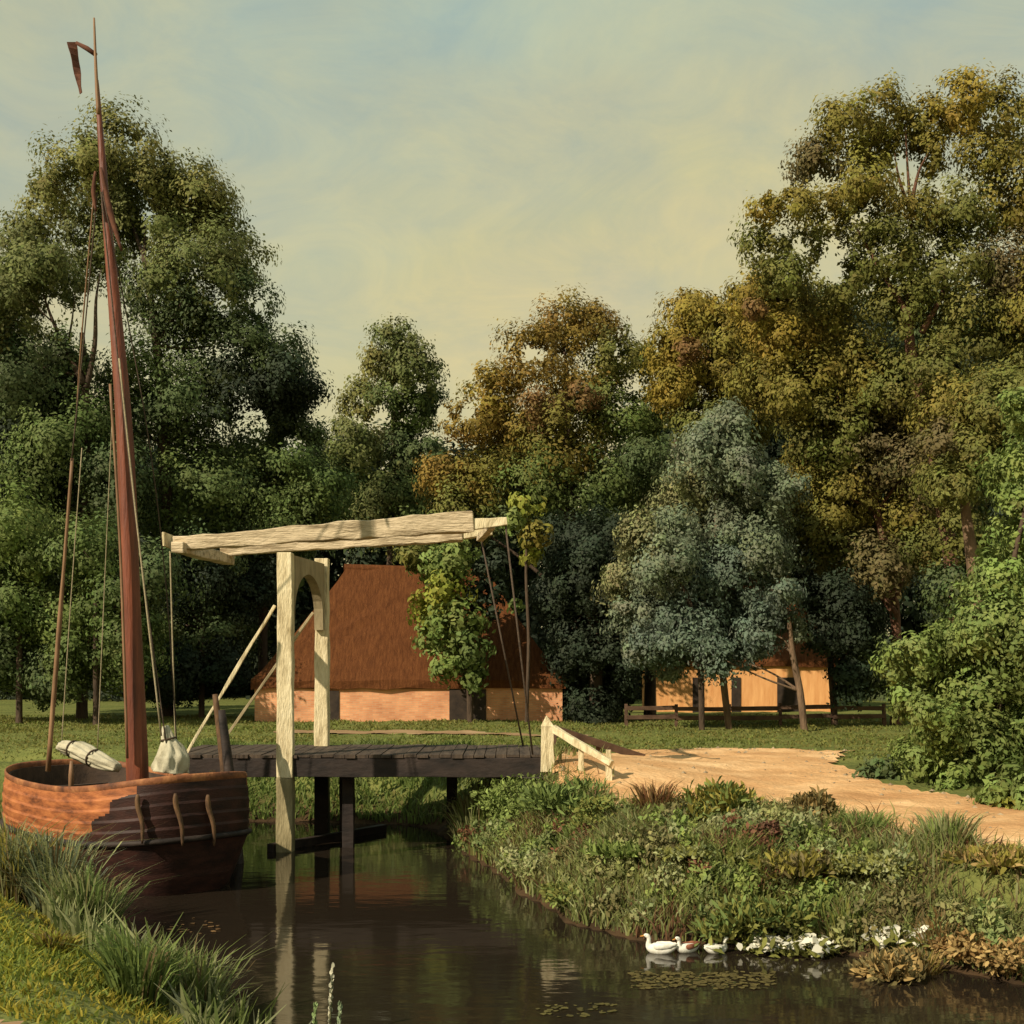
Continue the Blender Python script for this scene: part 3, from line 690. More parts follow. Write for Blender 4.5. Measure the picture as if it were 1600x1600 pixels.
tree('leafy_shrub','pale green rounded bush crown at the left edge behind the barge','shrub',45,
 [(15,820,62,'bright'),(50,870,45,'mid'),(-30,880,60,'mid'),(30,930,60,'green'),(80,960,50,'green'),(20,1010,65,'dark'),(-40,1000,60,'dark')],[(30,1130,9),(30,950,7),(25,860,4)],leaf=.15,cover=1.9)
tree('leafy_shrub','dark green small tree standing behind the barge mast','shrub',44,
 [(130,860,55,'green'),(170,930,60,'green'),(110,960,50,'mid'),(200,1000,55,'green'),(140,1030,55,'green'),(230,900,55,'dark'),(90,1060,45,'dark')],[(150,1135,8),(150,980,7),(150,880,4)],leaf=.15,cover=1.9)
tree('leafy_shrub','shadowy tree between the mast and the drawbridge post','shrub',50.5,
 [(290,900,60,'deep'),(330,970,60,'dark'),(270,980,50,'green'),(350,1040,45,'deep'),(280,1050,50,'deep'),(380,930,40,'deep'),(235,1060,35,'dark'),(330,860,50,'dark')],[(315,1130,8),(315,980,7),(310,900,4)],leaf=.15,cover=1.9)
tree('broadleaf_tree','small pointed tree alone in the gap of sky at the centre','tree',68,
 [(622,535,36,'mossd'),(596,575,36,'moss'),(645,585,40,'mossd'),(570,630,38,'moss'),(630,640,48,'green'),(668,630,28,'dark'),(560,690,45,'mossd'),(620,720,55,'dark'),(665,710,40,'dark'),(540,760,50,'green'),(600,790,55,'mossd'),(660,790,50,'green')],
 [(610,1110,12),(610,850,9),(618,640,5)],leaf=.18,cover=1.8,fill=False,ground=1.6)
tree('broadleaf_tree','ochre topped green tree rising right of the bridge beam','tree',53,
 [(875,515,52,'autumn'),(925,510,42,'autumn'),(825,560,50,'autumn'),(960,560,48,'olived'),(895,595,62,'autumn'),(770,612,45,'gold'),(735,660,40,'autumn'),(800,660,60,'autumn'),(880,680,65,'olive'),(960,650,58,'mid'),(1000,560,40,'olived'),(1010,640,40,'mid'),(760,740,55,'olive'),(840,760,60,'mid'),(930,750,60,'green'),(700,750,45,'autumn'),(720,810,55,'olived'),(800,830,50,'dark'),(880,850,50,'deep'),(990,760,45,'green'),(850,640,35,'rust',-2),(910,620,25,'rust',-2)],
 [(905,1130,20),(900,950,18),(890,800,15),(885,640,9)],leaf=.16,cover=1.75,fill=False,autob=9)
tree('broadleaf_tree','yellow green tree between the ochre topped tree and the tall right tree','tree',50,
 [(1090,495,46,'gold'),(1055,545,42,'gold'),(1135,520,45,'olive'),(1100,580,50,'gold'),(1150,590,50,'olive'),(1050,610,40,'gold'),(1170,650,50,'olive'),(1110,660,50,'olived'),(1010,720,45,'dark'),(1080,730,45,'dark'),(1075,545,22,'rust',-2)],
 [(1015,1130,16),(1020,900,14),(1050,720,10),(1090,580,5)],leaf=.16,cover=1.9)
tree('broadleaf_tree','tallest right tree with a brown olive crown and bare limbs against the sky','tree',43,
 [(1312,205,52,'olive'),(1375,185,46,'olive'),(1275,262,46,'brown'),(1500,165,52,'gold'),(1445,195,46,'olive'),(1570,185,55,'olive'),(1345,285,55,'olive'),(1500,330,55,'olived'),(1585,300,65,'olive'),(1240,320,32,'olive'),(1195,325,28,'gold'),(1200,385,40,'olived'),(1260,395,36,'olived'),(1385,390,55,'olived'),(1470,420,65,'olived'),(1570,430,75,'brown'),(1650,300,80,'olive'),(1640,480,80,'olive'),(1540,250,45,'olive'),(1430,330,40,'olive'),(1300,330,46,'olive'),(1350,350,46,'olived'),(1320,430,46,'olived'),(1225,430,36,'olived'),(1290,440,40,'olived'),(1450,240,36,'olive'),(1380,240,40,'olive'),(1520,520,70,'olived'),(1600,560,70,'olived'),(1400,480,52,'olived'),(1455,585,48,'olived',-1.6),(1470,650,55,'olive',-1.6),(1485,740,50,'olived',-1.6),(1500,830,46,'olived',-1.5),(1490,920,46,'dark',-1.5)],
 [(1500,1180,22),(1490,900,20),(1455,700,17),(1425,560,14),(1420,480,11),(1425,380,6),(1418,260,3),(1414,190,1)],bark='bark_red',leaf=.145,cover=1.75,fill=False,autob=10,
 branches=[[(1425,500,8),(1375,420,5),(1335,350,3)],[(1422,330,5),(1405,280,3),(1398,240,2)],[(1422,330,5),(1435,270,3),(1450,240,2)],[(1440,520,7),(1475,450,5),(1460,400,3)]])
tree('broadleaf_tree','wide olive tree forming the low boughs under the tallest right tree','tree',45,
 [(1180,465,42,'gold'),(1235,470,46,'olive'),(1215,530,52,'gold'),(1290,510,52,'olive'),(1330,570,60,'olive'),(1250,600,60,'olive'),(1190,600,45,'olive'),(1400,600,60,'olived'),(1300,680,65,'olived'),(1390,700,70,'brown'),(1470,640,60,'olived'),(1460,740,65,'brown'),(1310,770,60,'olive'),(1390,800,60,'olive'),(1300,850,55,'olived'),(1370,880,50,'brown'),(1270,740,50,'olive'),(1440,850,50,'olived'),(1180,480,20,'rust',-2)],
 [(1400,1150,15),(1398,950,13),(1370,800,10),(1310,640,6)],bark='bark_red',leaf=.15,cover=1.9,autob=8,
 branches=[[(1398,960,9),(1375,925,7),(1350,890,4)],[(1396,945,6),(1410,900,4),(1400,860,3)]])
tree('broadleaf_tree','olive tree at the right edge behind the bright bush','tree',36,
 [(1560,640,60,'olived'),(1640,700,80,'green'),(1570,740,45,'dark'),(1470,690,35,'brown'),(1640,860,80,'dark'),(1510,640,45,'olive'),(1530,700,42,'olived',-1),(1490,760,40,'olived',-1),(1560,620,40,'olive')],
 [(1545,1200,19),(1530,1000,17),(1520,880,16),(1508,780,12),(1516,700,8),(1530,640,4),(1548,590,1.5)],bark='bark_pale',leaf=.13,cover=1.9)
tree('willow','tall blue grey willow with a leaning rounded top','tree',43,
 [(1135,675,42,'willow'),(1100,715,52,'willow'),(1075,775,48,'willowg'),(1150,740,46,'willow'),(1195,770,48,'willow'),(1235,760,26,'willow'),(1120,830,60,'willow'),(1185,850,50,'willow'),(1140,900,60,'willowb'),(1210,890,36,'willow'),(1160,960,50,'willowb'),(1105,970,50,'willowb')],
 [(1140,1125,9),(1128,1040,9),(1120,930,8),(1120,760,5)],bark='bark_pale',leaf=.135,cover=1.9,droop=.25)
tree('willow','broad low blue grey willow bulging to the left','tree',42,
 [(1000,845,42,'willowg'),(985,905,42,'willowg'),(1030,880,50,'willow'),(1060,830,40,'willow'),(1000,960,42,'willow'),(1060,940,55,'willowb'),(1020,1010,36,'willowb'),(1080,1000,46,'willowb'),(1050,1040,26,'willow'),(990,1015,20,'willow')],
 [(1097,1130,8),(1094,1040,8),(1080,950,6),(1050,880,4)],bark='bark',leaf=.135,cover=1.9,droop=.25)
tree('willow','small dusky willow on a pale bent trunk right of the others','tree',41.5,
 [(1215,950,34,'willowb'),(1240,985,22,'willow'),(1190,985,36,'willowb'),(1170,1020,30,'willowb'),(1225,920,30,'willowb'),(1130,1030,36,'willowb')],
 [(1258,1135,10),(1250,1080,9),(1238,1020,8),(1232,960,5)],bark='bark_pale',leaf=.135,cover=1.9,droop=.25)
tree('broadleaf_tree','bare brown trunk right of the barn with its crown lost in shade','tree',44,
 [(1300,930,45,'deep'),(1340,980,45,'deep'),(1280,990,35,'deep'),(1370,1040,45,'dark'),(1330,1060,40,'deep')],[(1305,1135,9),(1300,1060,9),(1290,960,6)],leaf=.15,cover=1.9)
tree('leafy_shrub','large bright green bush over the sandy road at the right edge','shrub',26.5,
 [(1600,640,38,'bright'),(1620,740,62,'bright'),(1600,830,55,'bright'),(1640,900,70,'bright'),(1560,900,48,'bright'),(1500,985,46,'bright'),(1560,990,60,'bright'),(1620,1020,70,'mid'),(1435,1025,40,'bright'),(1470,1060,52,'bright'),(1540,1080,62,'bright'),(1430,1090,38,'bright'),(1470,1140,46,'bright'),(1540,1160,60,'mid'),(1610,1140,60,'bright'),(1440,1190,36,'bright'),(1500,1210,42,'bright'),(1580,1215,50,'mid'),(1395,1040,26,'bright'),(1455,1110,28,'bright',-1.2)],
 [(1560,1235,12),(1560,1120,10),(1570,950,8),(1610,760,4)],leaf=.12,cover=2.0,ground=1.2)
tree('leafy_shrub','low dark green bush creeping onto the sand at the foot of the bright bush','shrub',27,
 [(1350,1215,22,'dark'),(1385,1205,30,'dark'),(1420,1222,26,'green'),(1335,1225,14,'deep')],None,leaf=.15,cover=1.8,ground=1.2,depth=.3)
tree('leafy_shrub','fresh green low bush at the right edge beside the pale road','shrub',23,
 [(1560,1235,34,'bright'),(1600,1225,40,'mid'),(1630,1250,40,'bright'),(1585,1258,24,'lime')],None,leaf=.15,cover=1.7,ground=1.2,depth=.3)
tree('young_tree','slender green tree with yellow leaves in front of the farmhouse roof','tree',45.6,
 [(690,882,38,'bright'),(648,868,28,'olived'),(700,912,32,'lime'),(680,950,36,'lime'),(712,970,38,'bright'),(674,992,25,'bright'),(735,1012,32,'green'),(700,1035,30,'bright'),(742,1052,24,'green'),(756,930,32,'deep'),(765,890,30,'deep'),(772,955,10,'deep'),(715,868,30,'bright')],
 [(735,1125,9),(732,1060,8),(715,960,6),(700,890,3)],leaf=.2,cover=1.5,depth=.5)
tree('young_tree','thin sapling with a lime green tuft at the right tip of the beam','tree',45,
 [(825,793,26,'lime'),(805,812,20,'bright'),(840,835,22,'olive'),(828,860,20,'lime'),(806,945,10,'green')],
 [(822,1125,5),(826,1000,4.5),(822,900,4),(824,800,2)],leaf=.2,cover=1.5,depth=.4,autob=2)
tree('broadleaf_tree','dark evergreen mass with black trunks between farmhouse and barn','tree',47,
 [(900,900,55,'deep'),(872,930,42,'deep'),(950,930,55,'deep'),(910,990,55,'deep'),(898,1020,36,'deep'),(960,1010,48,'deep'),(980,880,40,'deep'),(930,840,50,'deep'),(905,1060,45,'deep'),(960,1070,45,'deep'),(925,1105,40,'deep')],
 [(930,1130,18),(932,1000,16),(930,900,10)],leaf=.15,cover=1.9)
# a wood that closes the view
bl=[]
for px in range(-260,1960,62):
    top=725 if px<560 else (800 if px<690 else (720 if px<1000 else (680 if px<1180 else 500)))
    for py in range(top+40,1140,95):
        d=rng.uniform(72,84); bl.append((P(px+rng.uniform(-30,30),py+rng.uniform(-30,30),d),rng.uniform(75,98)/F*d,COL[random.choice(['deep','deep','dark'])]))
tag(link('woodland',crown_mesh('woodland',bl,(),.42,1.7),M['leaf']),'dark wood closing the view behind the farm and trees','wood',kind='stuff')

# ---------------------------------------------------------------- plants on the right bank
def plant(name,label,px,py,rx,ry,col,d,leaf=.16,n=520,up=.8,group='leafy plants on the right bank',cat='plant',col2=None,slim=1.):
    foot=P(px,py+ry,d); foot.z=max(float(Hgt(foot.x,foot.y)),-.05)
    r=empty(name,foot,label,cat,group)
    c=P(px,py,d); hw=rx/F*d; hh=ry/F*d
    z0=foot.z
    st=MB(); k=7
    tips=[]
    for i in range(k):
        a=rng.uniform(0,2*math.pi); q=rng.uniform(.2,.8)
        t=Vector((foot.x+math.cos(a)*hw*q,foot.y+math.sin(a)*hw*q,z0+(c.z+hh-z0)*rng.uniform(.6,.95))); tips.append(t)
        st.tube(smooth([foot+Vector((0,0,-.08)),foot.lerp(t,.5)+Vector((0,0,.06)),t]),rad_smooth([.014,.010,.004],3),5)
    st.build('stems',M['blade_stem'],r)
    H2=(c.z+hh-z0)/2; m=9
    sc=np.array([foot.x,foot.y,z0])+np.stack([rng.uniform(-.8,.8,m)*hw,rng.uniform(-.8,.8,m)*hw,rng.uniform(.12,.8,m)*2*H2],-1)
    sr=rng.uniform(.22,.52,m); ix=rng.integers(0,m,n); d_=np.clip(rng.normal(size=(n,3))*.6,-1.3,1.3)
    pos=sc[ix]+d_*sr[ix][:,None]*np.array([hw,hw,H2])*1.1
    pos[:,2]=np.maximum(pos[:,2],z0+.01)
    nr=d_*.7+unit(n)*.6+np.array([0,0,.3]); axs=np.cross(nr,unit(n))*(1-up*.6)+np.array([0,0,up])+d_*.5
    l=leaf*rng.uniform(.6,1.5,n)
    cc=np.array(COL[col])[None,:]*np.ones((n,1))
    if col2 is not None: cc=np.where((rng.random(n)<.4)[:,None],np.array(COL[col2])[None,:],cc)
    link('leaves',leaf_mesh('leaves',pos,axs,nr,l,l*rng.uniform(.28,.5,n)*slim,cc*rng.uniform(.7,1.3,(n,1))),M['leaf'],r)
    return r
M['blade_stem']=mat('plant stem',(.05,.06,.02),(.12,.11,.05),8,(1,1,1),.8,.2,.01)
BANK=(
 ('bank_plant','feathery yellow green clump at the water edge beneath the bridge deck',745,1275,44,36,'sage',27.0,'bright'),
 ('bank_plant','green clump behind the feathery one at the end of the deck',815,1262,42,44,'mid',25.4,'bright'),
 ('bank_plant','tall dusky green clump below the left tip of the sandy road',880,1285,48,48,'green',23.6,'mid'),
 ('bank_plant','round fresh green plant low on the slope by the water',905,1340,46,48,'bright',22.2,'mid'),
 ('bank_plant','olive green clump left of the russet weeds',960,1300,46,46,'olived',22.0,'mid'),
 ('bank_plant','broad round green plant just above the dark water line',985,1385,44,44,'mid',19.8,'bright'),
 ('bank_plant','tallest russet red weed against the pale sand',1022,1290,28,52,'brownleaf',21.5,'rust'),
 ('bank_plant','short russet weed beside the olive bush',1062,1315,26,38,'brownleaf',21.0,'olived'),
 ('bank_plant','upright olive bush poking above the road edge',1115,1300,38,58,'olive',20.8,'mid'),
 ('bank_plant','dark maroon low weed under the road edge',1170,1350,34,40,'brownleaf',20.2,'brown'),
 ('bank_plant','round dark green plant left of the twisted brown stalk',1222,1322,44,44,'green',20.4,'mid'),
 ('bank_plant','twisted brown dry stalk standing above the bank',1280,1310,20,54,'brown',20.2,'ochre'),
 ('bank_plant','leafy green plant right of the twisted brown stalk',1345,1325,44,44,'mid',19.6,'green'),
 ('bank_plant','drab green plant in the middle of the lower slope',1110,1395,52,48,'olived',19.0,'sage'),
 ('bank_plant','large drab plant low in front of the maroon weed',1240,1400,56,52,'olive',18.4,'brown'),
 ('bank_plant','tall pale green reedy clump leaning at the right',1480,1360,46,70,'sage',18.2,'bright'),
 ('bank_plant','wide olive clump between the pale reeds and the drab plant',1370,1400,56,52,'olived',18.0,'sage'),
 ('bank_plant','ochre dry clump at the right edge below the road',1570,1420,42,60,'olive',17.4,'ochre'),
 ('bank_plant','orange brown tuft over the water at the right',1470,1475,32,34,'rust',16.4,'brown'),
 ('bank_plant','small olive tuft standing in the water left of the ducks',905,1430,30,34,'olived',19.6,'mid'),
 ('bank_plant','yellow brown floating tuft lowest at the right',1395,1530,34,22,'ochre',15.7,'brown'),
 ('bank_plant','straw coloured tuft beside the yellow brown one',1445,1515,24,22,'ochre',15.9,'olive'),
 ('bank_plant','straw and orange tuft at the right edge of the water',1540,1500,44,34,'ochre',15.8,'rust'),
 ('bank_plant','dark olive clump right of the ducks at the foot of the bank',1170,1445,50,36,'olived',17.6,'green'),
 ('bank_plant','mossy green clump between the white blossoms',1320,1455,50,36,'mid',17.2,'olived'),
 )
def tuft(name,label,px,py,rx,ry,col,d,col2,group,n=300,cat='plant'):
    """a clump of long arching blades with a few dry seed heads"""
    foot=P(px,py+ry,d); foot.z=max(float(Hgt(foot.x,foot.y)),-.05)
    r=empty(name,foot,label,cat,group)
    hw=rx/F*d; hh=max(P(px,py-ry,d).z-foot.z,.25)*1.1
    a=rng.uniform(0,6.283,n); q=rng.uniform(0,1,n)**.7
    base=np.stack([foot.x+np.cos(a)*q*hw*.55,foot.y+np.sin(a)*q*hw*.45,np.zeros(n)],-1); base[:,2]=np.maximum(Hgt(base[:,0],base[:,1]),-.05)-.04
    out=np.stack([np.cos(a+rng.normal(0,.5,n)),np.sin(a+rng.normal(0,.5,n)),np.zeros(n)],-1)
    h=hh*rng.uniform(.4,1.12,n); ln=h*rng.uniform(.08,.75,n)*(.35+q)
    f=rng.uniform(0,6.283,n); sd=np.stack([np.cos(f),np.sin(f),np.zeros(n)],-1); w=rng.uniform(.014,.034,n)[:,None]
    Z=np.array([0,0,1.])
    p1=base+Z*(h*.45)[:,None]+out*(ln*.18)[:,None]; p2=base+Z*(h*.82)[:,None]+out*(ln*.55)[:,None]; p3=base+Z*(h*rng.uniform(.82,1.0,n))[:,None]+out*ln[:,None]
    v=np.stack([base-sd*w*.5,base+sd*w*.5,p1+sd*w*.5,p1-sd*w*.5, p1-sd*w*.5,p1+sd*w*.5,p2+sd*w*.38,p2-sd*w*.38, p2-sd*w*.38,p2+sd*w*.38,p3+sd*w*.05,p3-sd*w*.05],1).reshape(-1,4,3)
    cc=np.where((rng.random(n)<.4)[:,None],np.array(COL[col2])[None],np.array(COL[col])[None])*rng.uniform(.65,1.35,(n,1))
    dry=rng.random(n)<.12; cc[dry]=np.array([.26,.19,.09])*rng.uniform(.7,1.2,(dry.sum(),1))
    link('blades',poly_mesh('blades',v,np.repeat(cc,3,0)),M['blade'],r)
    return r
def mixed(i,row,group,k=1.):
    nm,lab,px,py,rx,ry,c1,d,c2=row
    if i%3==0 or k>1: tuft(nm,lab,px,py,rx*1.35,ry*(1.3 if k==1 else 1.12),c1,d,c2,group,n=int(380*k))
    elif i%3==1: plant(nm,lab,px,py-2,rx*1.3,ry*1.12,c1,d,leaf=.085,n=3800,col2=c2,up=.2,group=group)
    else: plant(nm,lab,px,py-2,rx*1.3,ry*1.12,c1,d,leaf=.15,n=1700,col2=c2,slim=.7,up=.6,group=group)
COL.update({k:tuple(min(1,c*1.3) for c in COL[k]) for k in ('mid','bright','green','olive','olived','brownleaf','rust','ochre','brown')})
for i,row in enumerate(BANK): mixed(i,row,'leafy plants on the right bank')
ux=rng.uniform(-1.3,9.5,2600); uy=rng.uniform(14.4,29.5,2600)
us=shore(ux,uy); ok=(us>.05)&(us<5.5)&(sdist(ux,uy,ROAD)>.8)&(wav(ux,uy,.9,2)>-.75); ux,uy=ux[ok][:270],uy[ok][:270]
ubl=[]
UC=[(.12,.17,.055),(.21,.25,.08),(.27,.27,.10),(.17,.15,.06),(.30,.31,.14),(.22,.27,.07),(.15,.18,.06),(.19,.085,.045),(.13,.06,.035)]
uk=np.clip(((wav(ux,uy,1.1,4)+1)/2+rng.normal(0,.07,len(ux)))*9,0,8.9).astype(int)
for a,b,k in zip(ux,uy,uk):
    rr=rng.uniform(.10,.27); ubl.append((Vector((a,b,float(Hgt(a,b))+rr*.55)),rr,UC[k]))
tag(link('undergrowth',crown_mesh('undergrowth',ubl,(),.085,1.5,clump=.5,colvar=.15,flat=1.05,droop=-.8),M['leaf']),'tangled light green weeds covering the slope below the sandy road','undergrowth',kind='stuff')
# white blossoms at the water edge
def blossom(label,px,py,rx,ry,d):
    foot=P(px,py+ry,d); foot.z=max(float(Hgt(foot.x,foot.y)),0)
    r=empty('flowering_plant',foot,label,'flower','white flowers at the water edge')
    hw=rx/F*d; n=90
    pos=np.array(foot)+np.stack([rng.normal(0,hw*.5,n),rng.normal(0,.12,n),np.abs(rng.normal(.06,.05,n))+.05],-1)
    nr=unit(n)*.6+np.array([0,-.4,.7]); l=rng.uniform(.07,.16,n)
    link('blossoms',leaf_mesh('blossoms',pos,np.cross(nr,unit(n)),nr,l,l*.8,np.array([.78,.74,.6])*rng.uniform(.7,1.1,(n,1))),M['petal'],r)
    n=160; pos=np.array(foot)+np.stack([rng.normal(0,hw*.6,n),rng.normal(0,.14,n),np.abs(rng.normal(.02,.05,n))],-1)
    nr=unit(n)*.6+np.array([0,-.2,.8]); l=rng.uniform(.10,.2,n)
    link('leaves',leaf_mesh('leaves',pos,np.cross(nr,unit(n))+np.array([0,0,.4]),nr,l,l*.35,np.array(COL['olived'])*rng.uniform(.6,1.3,(n,1))),M['leaf'],r)
blossom('trailing band of cream blossoms right of the ducks',1215,1470,50,14,17.0)
blossom('low pale blossoms ending the trailing band',1275,1474,26,10,16.9)
blossom('loose tuft of white blossoms left of the orange tuft',1385,1472,26,16,16.8)
blossom('small white blossom cluster beside the orange tuft',1437,1478,16,12,16.6)

# ---------------------------------------------------------------- ducks
def duck(label,px,py,d,face,sc,m,up=True,wing=None):
    base=P(px,py,d); base.z=0.0
    r=empty('duck',base,label,'duck','ducks under the right bank')
    c,s_=math.cos(face),math.sin(face)
    def w(u,v,z): return Vector((base.x+sc*(u*c-v*s_), base.y+sc*(u*s_+v*c), sc*z))
    q=MB()
    spine=[(-.34,.17),(-.27,.13),(-.16,.085),(0,.07),(.12,.08),(.20,.11),(.225,.17),(.215,.235),(.22,.285),(.245,.32),(.285,.33),(.315,.322)]
    rr=[(.012,.03),(.05,.06),(.10,.105),(.125,.135),(.115,.12),(.085,.09),(.055,.052),(.042,.04),(.043,.042),(.052,.048),(.042,.038),(.016,.018)]
    if not up: spine=spine[:6]+[(.27,.12),(.31,.11),(.345,.095),(.375,.08),(.41,.06),(.435,.045)]
    pts=[w(a,0,b) for a,b in spine]
    q.tube(smooth(pts,2),[tuple(x*sc for x in t) for t in [rr[0]]+[ ((rr[i//2][0]+rr[min((i+1)//2,11)][0])/2,(rr[i//2][1]+rr[min((i+1)//2,11)][1])/2) for i in range(1,23)]],14)
    o=q.build('body',M[m],r); sb=o.modifiers.new('Sub','SUBSURF'); sb.levels=1; sb.render_levels=1
    e=spine[-1]
    q=MB(); q.tube([w(e[0]-.01,0,e[1]),w(e[0]+.035,0,e[1]-.012),w(e[0]+.075,0,e[1]-.018)],[(.02*sc,.016*sc),(.022*sc,.011*sc),(.014*sc,.005*sc)],8); q.build('bill',M['bill'],r)
    for v in (-1,1):
        q=MB(); q.tube(smooth([w(.10,v*.105,.13),w(-.03,v*.125,.145),w(-.2,v*.085,.165),w(-.33,v*.03,.19)],3),[(.02*sc,.03*sc)]+[(.025*sc,.06*sc)]*3+[(.022*sc,.055*sc)]*3+[(.016*sc,.03*sc)]*2+[(.006*sc,.01*sc)],8); q.build('wing',M[wing or m],r)
        q=MB(); q.tube([w(e[0]-.035,v*.036,e[1]+.012),w(e[0]-.035,v*.046,e[1]+.012)],[.007*sc,.005*sc],6); q.build('eye',M['dark_board'],r)
    return r
duck('white duck swimming on the left of the three under the bank',1031,1466,17.0,R(165),.68,'feather')
duck('white duck with brown back in the middle of the three',1074,1462,17.05,R(205),.6,'feather',wing='feather_brown')
duck('small white duck with raised head on the right of the three',1120,1458,17.0,R(20),.55,'feather')

# ---------------------------------------------------------------- floating weed, stalks in the foreground
def pads(name,label,px0,px1,py0,py1,n,col):
    px=rng.uniform(px0,px1,n); py=rng.uniform(py0,py1,n); d=EYE*F/(py-HY); x=(px-HX)/F*d
    k=7; v=np.empty((n,k,3)); r=rng.uniform(.015,.05,n); a0=rng.uniform(0,6.28,n)
    for i in range(k):
        a=a0+5.9*i/(k-1); v[:,i,0]=x+np.cos(a)*r; v[:,i,1]=d+np.sin(a)*r; v[:,i,2]=.006+rng.uniform(0,.012,n)
    o=link(name,poly_mesh(name,v,np.array(col)*rng.uniform(.7,1.3,(n,1))),M['leaf']); tag(o,label,'water weed',kind='stuff')
pads('floating_weed','band of yellowish floating leaves on the dark water below the ducks',985,1210,1519,1546,330,(.13,.10,.032))
pads('floating_weed','few ochre floating leaves on the water before the barge',255,345,1432,1460,26,(.2,.11,.045))
pads('floating_weed','faint line of floating leaves near the bottom of the water',840,960,1568,1590,40,(.12,.10,.03))
def stalk(label,px,py0,py1,d,col=(.72,.68,.5)):
    b=P(px-4,py1,d); z=float(Hgt(b.x,b.y)); b.z=max(z,-.3); t=P(px+6,py0,d)
    r=empty('flower_stalk',b,label,'flower stalk','pale flower stalks in the foreground water')
    s=MB(); s.tube(smooth([b,b.lerp(t,.5)+Vector((.01,0,0)),t]),rad_smooth([.011,.009,.006],3),6); s.build('stem',M['blade_stem'],r)
    n=60; q=np.linspace(0,1,n)
    pos=np.array(t)[None,:]+(np.array(b)-np.array(t))[None,:]*(q*.6)[:,None]+rng.normal(0,.006,(n,3))
    nr=unit(n)+np.array([0,-.8,.2]); l=rng.uniform(.03,.065,n)
    link('florets',leaf_mesh('florets',pos,np.array([0,0,1.])+unit(n)*.4,nr,l,l*.6,np.array(col)*rng.uniform(.7,1.1,(n,1))),M['petal'],r)
stalk('tall white flower stalk in front of the post reflection',514,1512,1640,13.2)
stalk('short greenish white stalk right of the tall flower stalk',526,1570,1640,13.0,(.42,.5,.3))
stalk('pale green stub of a stalk left of the tall flower stalk',488,1572,1640,13.0,(.3,.4,.16))
for row in (('shore_plant','leafy grey green tuft on the near shore at bottom left',300,1550,48,60,'sage',13.6,'mid'),
            ('shore_plant','dark green tuft on the near shore left of the leafy one',215,1540,55,70,'green',12.9,'mid'),
            ('shore_plant','spiky reed tuft leaning out beside the barge bow',140,1420,42,55,'sage',17.6,'green'),
            ('shore_plant','tall grey reed tuft in front of the lit flank of the barge',85,1370,40,62,'willow',18.2,'sage'),
            ('shore_plant','grey green reed tuft at the left edge by the hull',15,1350,34,56,'sage',18.3,'olive'),
            ('shore_plant','yellow flowering tuft on the bright near bank',85,1490,30,28,'gold',13.6,'lime')):
    mixed(0,row,'reedy plants on the near shore',1.5)

# ---------------------------------------------------------------- sky, sun, camera
SUN_EL=R(37); SUN_DIR=Vector((-.73*math.cos(SUN_EL),-.68*math.cos(SUN_EL),math.sin(SUN_EL))).normalized()
w=bpy.data.worlds.new('World'); S.world=w; w.use_nodes=True
nt=w.node_tree; nt.nodes.clear(); N=nt.nodes.new; L=nt.links.new
out=N('ShaderNodeOutputWorld'); bg=N('ShaderNodeBackground'); bg.inputs['Strength'].default_value=.10
sky=N('ShaderNodeTexSky'); sky.sky_type='NISHITA'; sky.sun_disc=False; sky.sun_elevation=SUN_EL
sky.sun_rotation=math.atan2(SUN_DIR.x,SUN_DIR.y); sky.air_density=1.0; sky.dust_density=3.0; sky.ozone_density=1.0
tc=N('ShaderNodeTexCoord'); mp=N('ShaderNodeMapping'); mp.inputs['Scale'].default_value=(1,1,1.9); mp.inputs['Location'].default_value=(.75,.1,.2)
L(tc.outputs['Generated'],mp.inputs[0])
n1=N('ShaderNodeTexNoise'); n1.inputs['Scale'].default_value=3.6; n1.inputs['Detail'].default_value=7; n1.inputs['Roughness'].default_value=.6; n1.inputs['Distortion'].default_value=.4
L(mp.outputs[0],n1.inputs['Vector'])
cr=N('ShaderNodeValToRGB'); e=cr.color_ramp.elements; e[0].position=.36; e[0].color=(.80,.80,.80,1); e[1].position=.62; e[1].color=(1,1,1,1); L(n1.outputs['Fac'],cr.inputs['Fac'])
n2=N('ShaderNodeTexNoise'); n2.inputs['Scale'].default_value=2.3; n2.inputs['Detail'].default_value=6; L(mp.outputs[0],n2.inputs['Vector'])
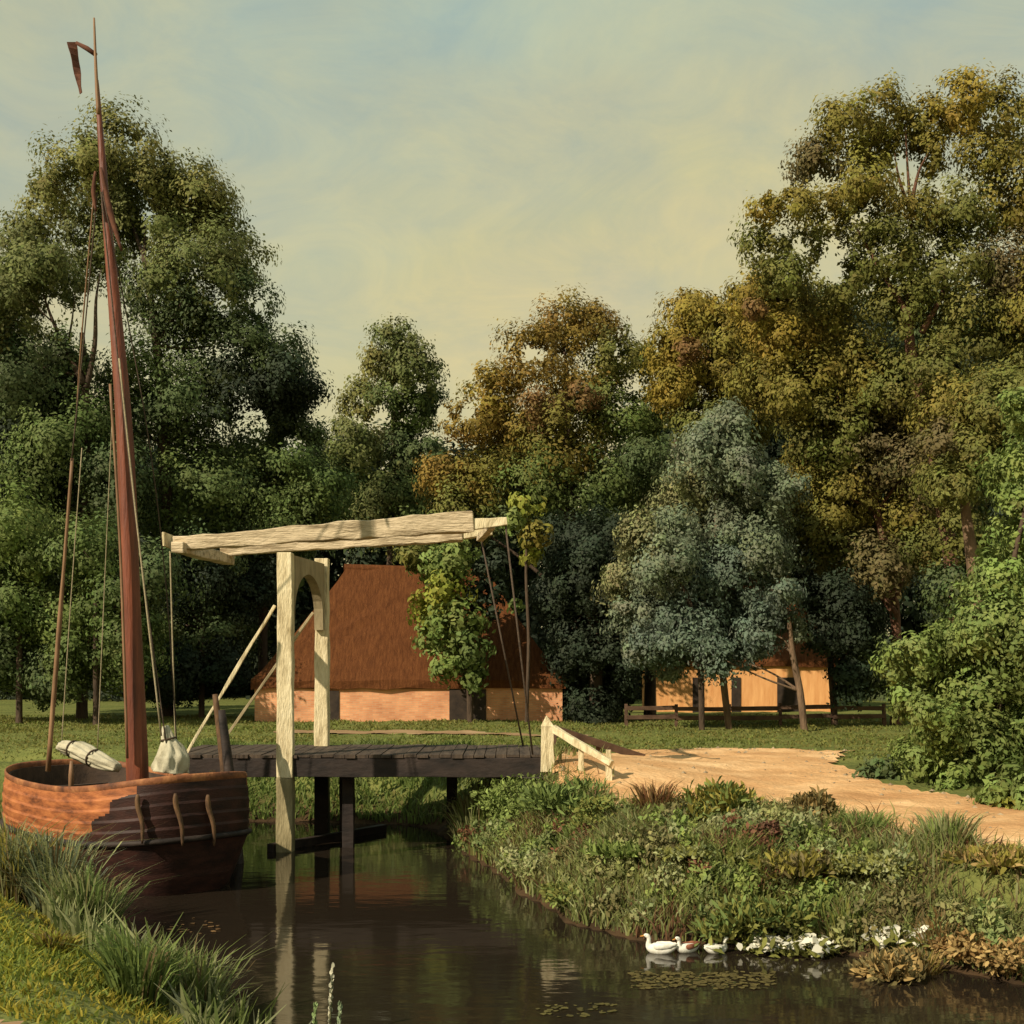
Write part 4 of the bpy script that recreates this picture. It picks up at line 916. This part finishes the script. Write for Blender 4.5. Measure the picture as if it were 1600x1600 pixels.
# veil of thin cloud: warm low down, greyer above
sp=N('ShaderNodeSeparateXYZ'); L(tc.outputs['Generated'],sp.inputs[0])
ad=N('ShaderNodeMath'); ad.operation='MULTIPLY_ADD'; L(n2.outputs['Fac'],ad.inputs[0]); ad.inputs[1].default_value=-.62; zz=N('ShaderNodeMath'); zz.operation='ADD'; zz.inputs[1].default_value=.31; L(sp.outputs['Z'],zz.inputs[0]); L(zz.outputs[0],ad.inputs[2])
cl=N('ShaderNodeValToRGB'); g_=cl.color_ramp.elements
g_[0].position=.17; g_[0].color=(.57,.495,.27,1); g_[1].position=.52; g_[1].color=(.30,.39,.375,1)
x=g_.new(.27); x.color=(.50,.47,.28,1); x=g_.new(.36); x.color=(.44,.45,.315,1); x=g_.new(.44); x.color=(.36,.425,.36,1)
L(ad.outputs[0],cl.inputs['Fac'])
ml=N('ShaderNodeVectorMath'); ml.operation='SCALE'; ml.inputs['Scale'].default_value=10.; L(cl.outputs['Color'],ml.inputs[0])
mx=N('ShaderNodeMix'); mx.data_type='RGBA'; L(cr.outputs['Color'],mx.inputs['Factor']); L(sky.outputs[0],mx.inputs['A']); L(ml.outputs[0],mx.inputs['B'])
n4=N('ShaderNodeTexNoise'); n4.inputs['Scale'].default_value=7.5; n4.inputs['Detail'].default_value=8; n4.inputs['Roughness'].default_value=.68; n4.inputs['Distortion'].default_value=1.2; L(mp.outputs[0],n4.inputs['Vector'])
c4=N('ShaderNodeValToRGB'); h=c4.color_ramp.elements; h[0].position=.33; h[0].color=(.94,.99,1.01,1); h[1].position=.66; h[1].color=(1.17,1.12,.99,1); L(n4.outputs['Fac'],c4.inputs['Fac'])
m4=N('ShaderNodeMix'); m4.data_type='RGBA'; m4.blend_type='MULTIPLY'; m4.inputs['Factor'].default_value=1; L(mx.outputs['Result'],m4.inputs['A']); L(c4.outputs['Color'],m4.inputs['B'])
L(m4.outputs['Result'],bg.inputs['Color']); L(bg.outputs[0],out.inputs[0])

sl=bpy.data.lights.new('Sun','SUN'); sl.energy=4.8; sl.angle=R(.5); sl.color=(1,.88,.68)
so=bpy.data.objects.new('Sun',sl); C.objects.link(so); so.rotation_euler=SUN_DIR.to_track_quat('Z','Y').to_euler(); so.location=SUN_DIR*60
cam=bpy.data.cameras.new('Camera'); co=bpy.data.objects.new('Camera',cam); C.objects.link(co)
cam.sensor_width=36; cam.lens=F/1600*36; cam.shift_y=(HY-800)/1600; cam.clip_start=.1; cam.clip_end=4000
co.location=(0,0,EYE); co.rotation_euler=(R(90),0,0); S.camera=co
S.render.resolution_x=S.render.resolution_y=1024
vs_=S.view_settings; vs_.view_transform='Standard'; vs_.look='None'; vs_.exposure=.22; vs_.gamma=1
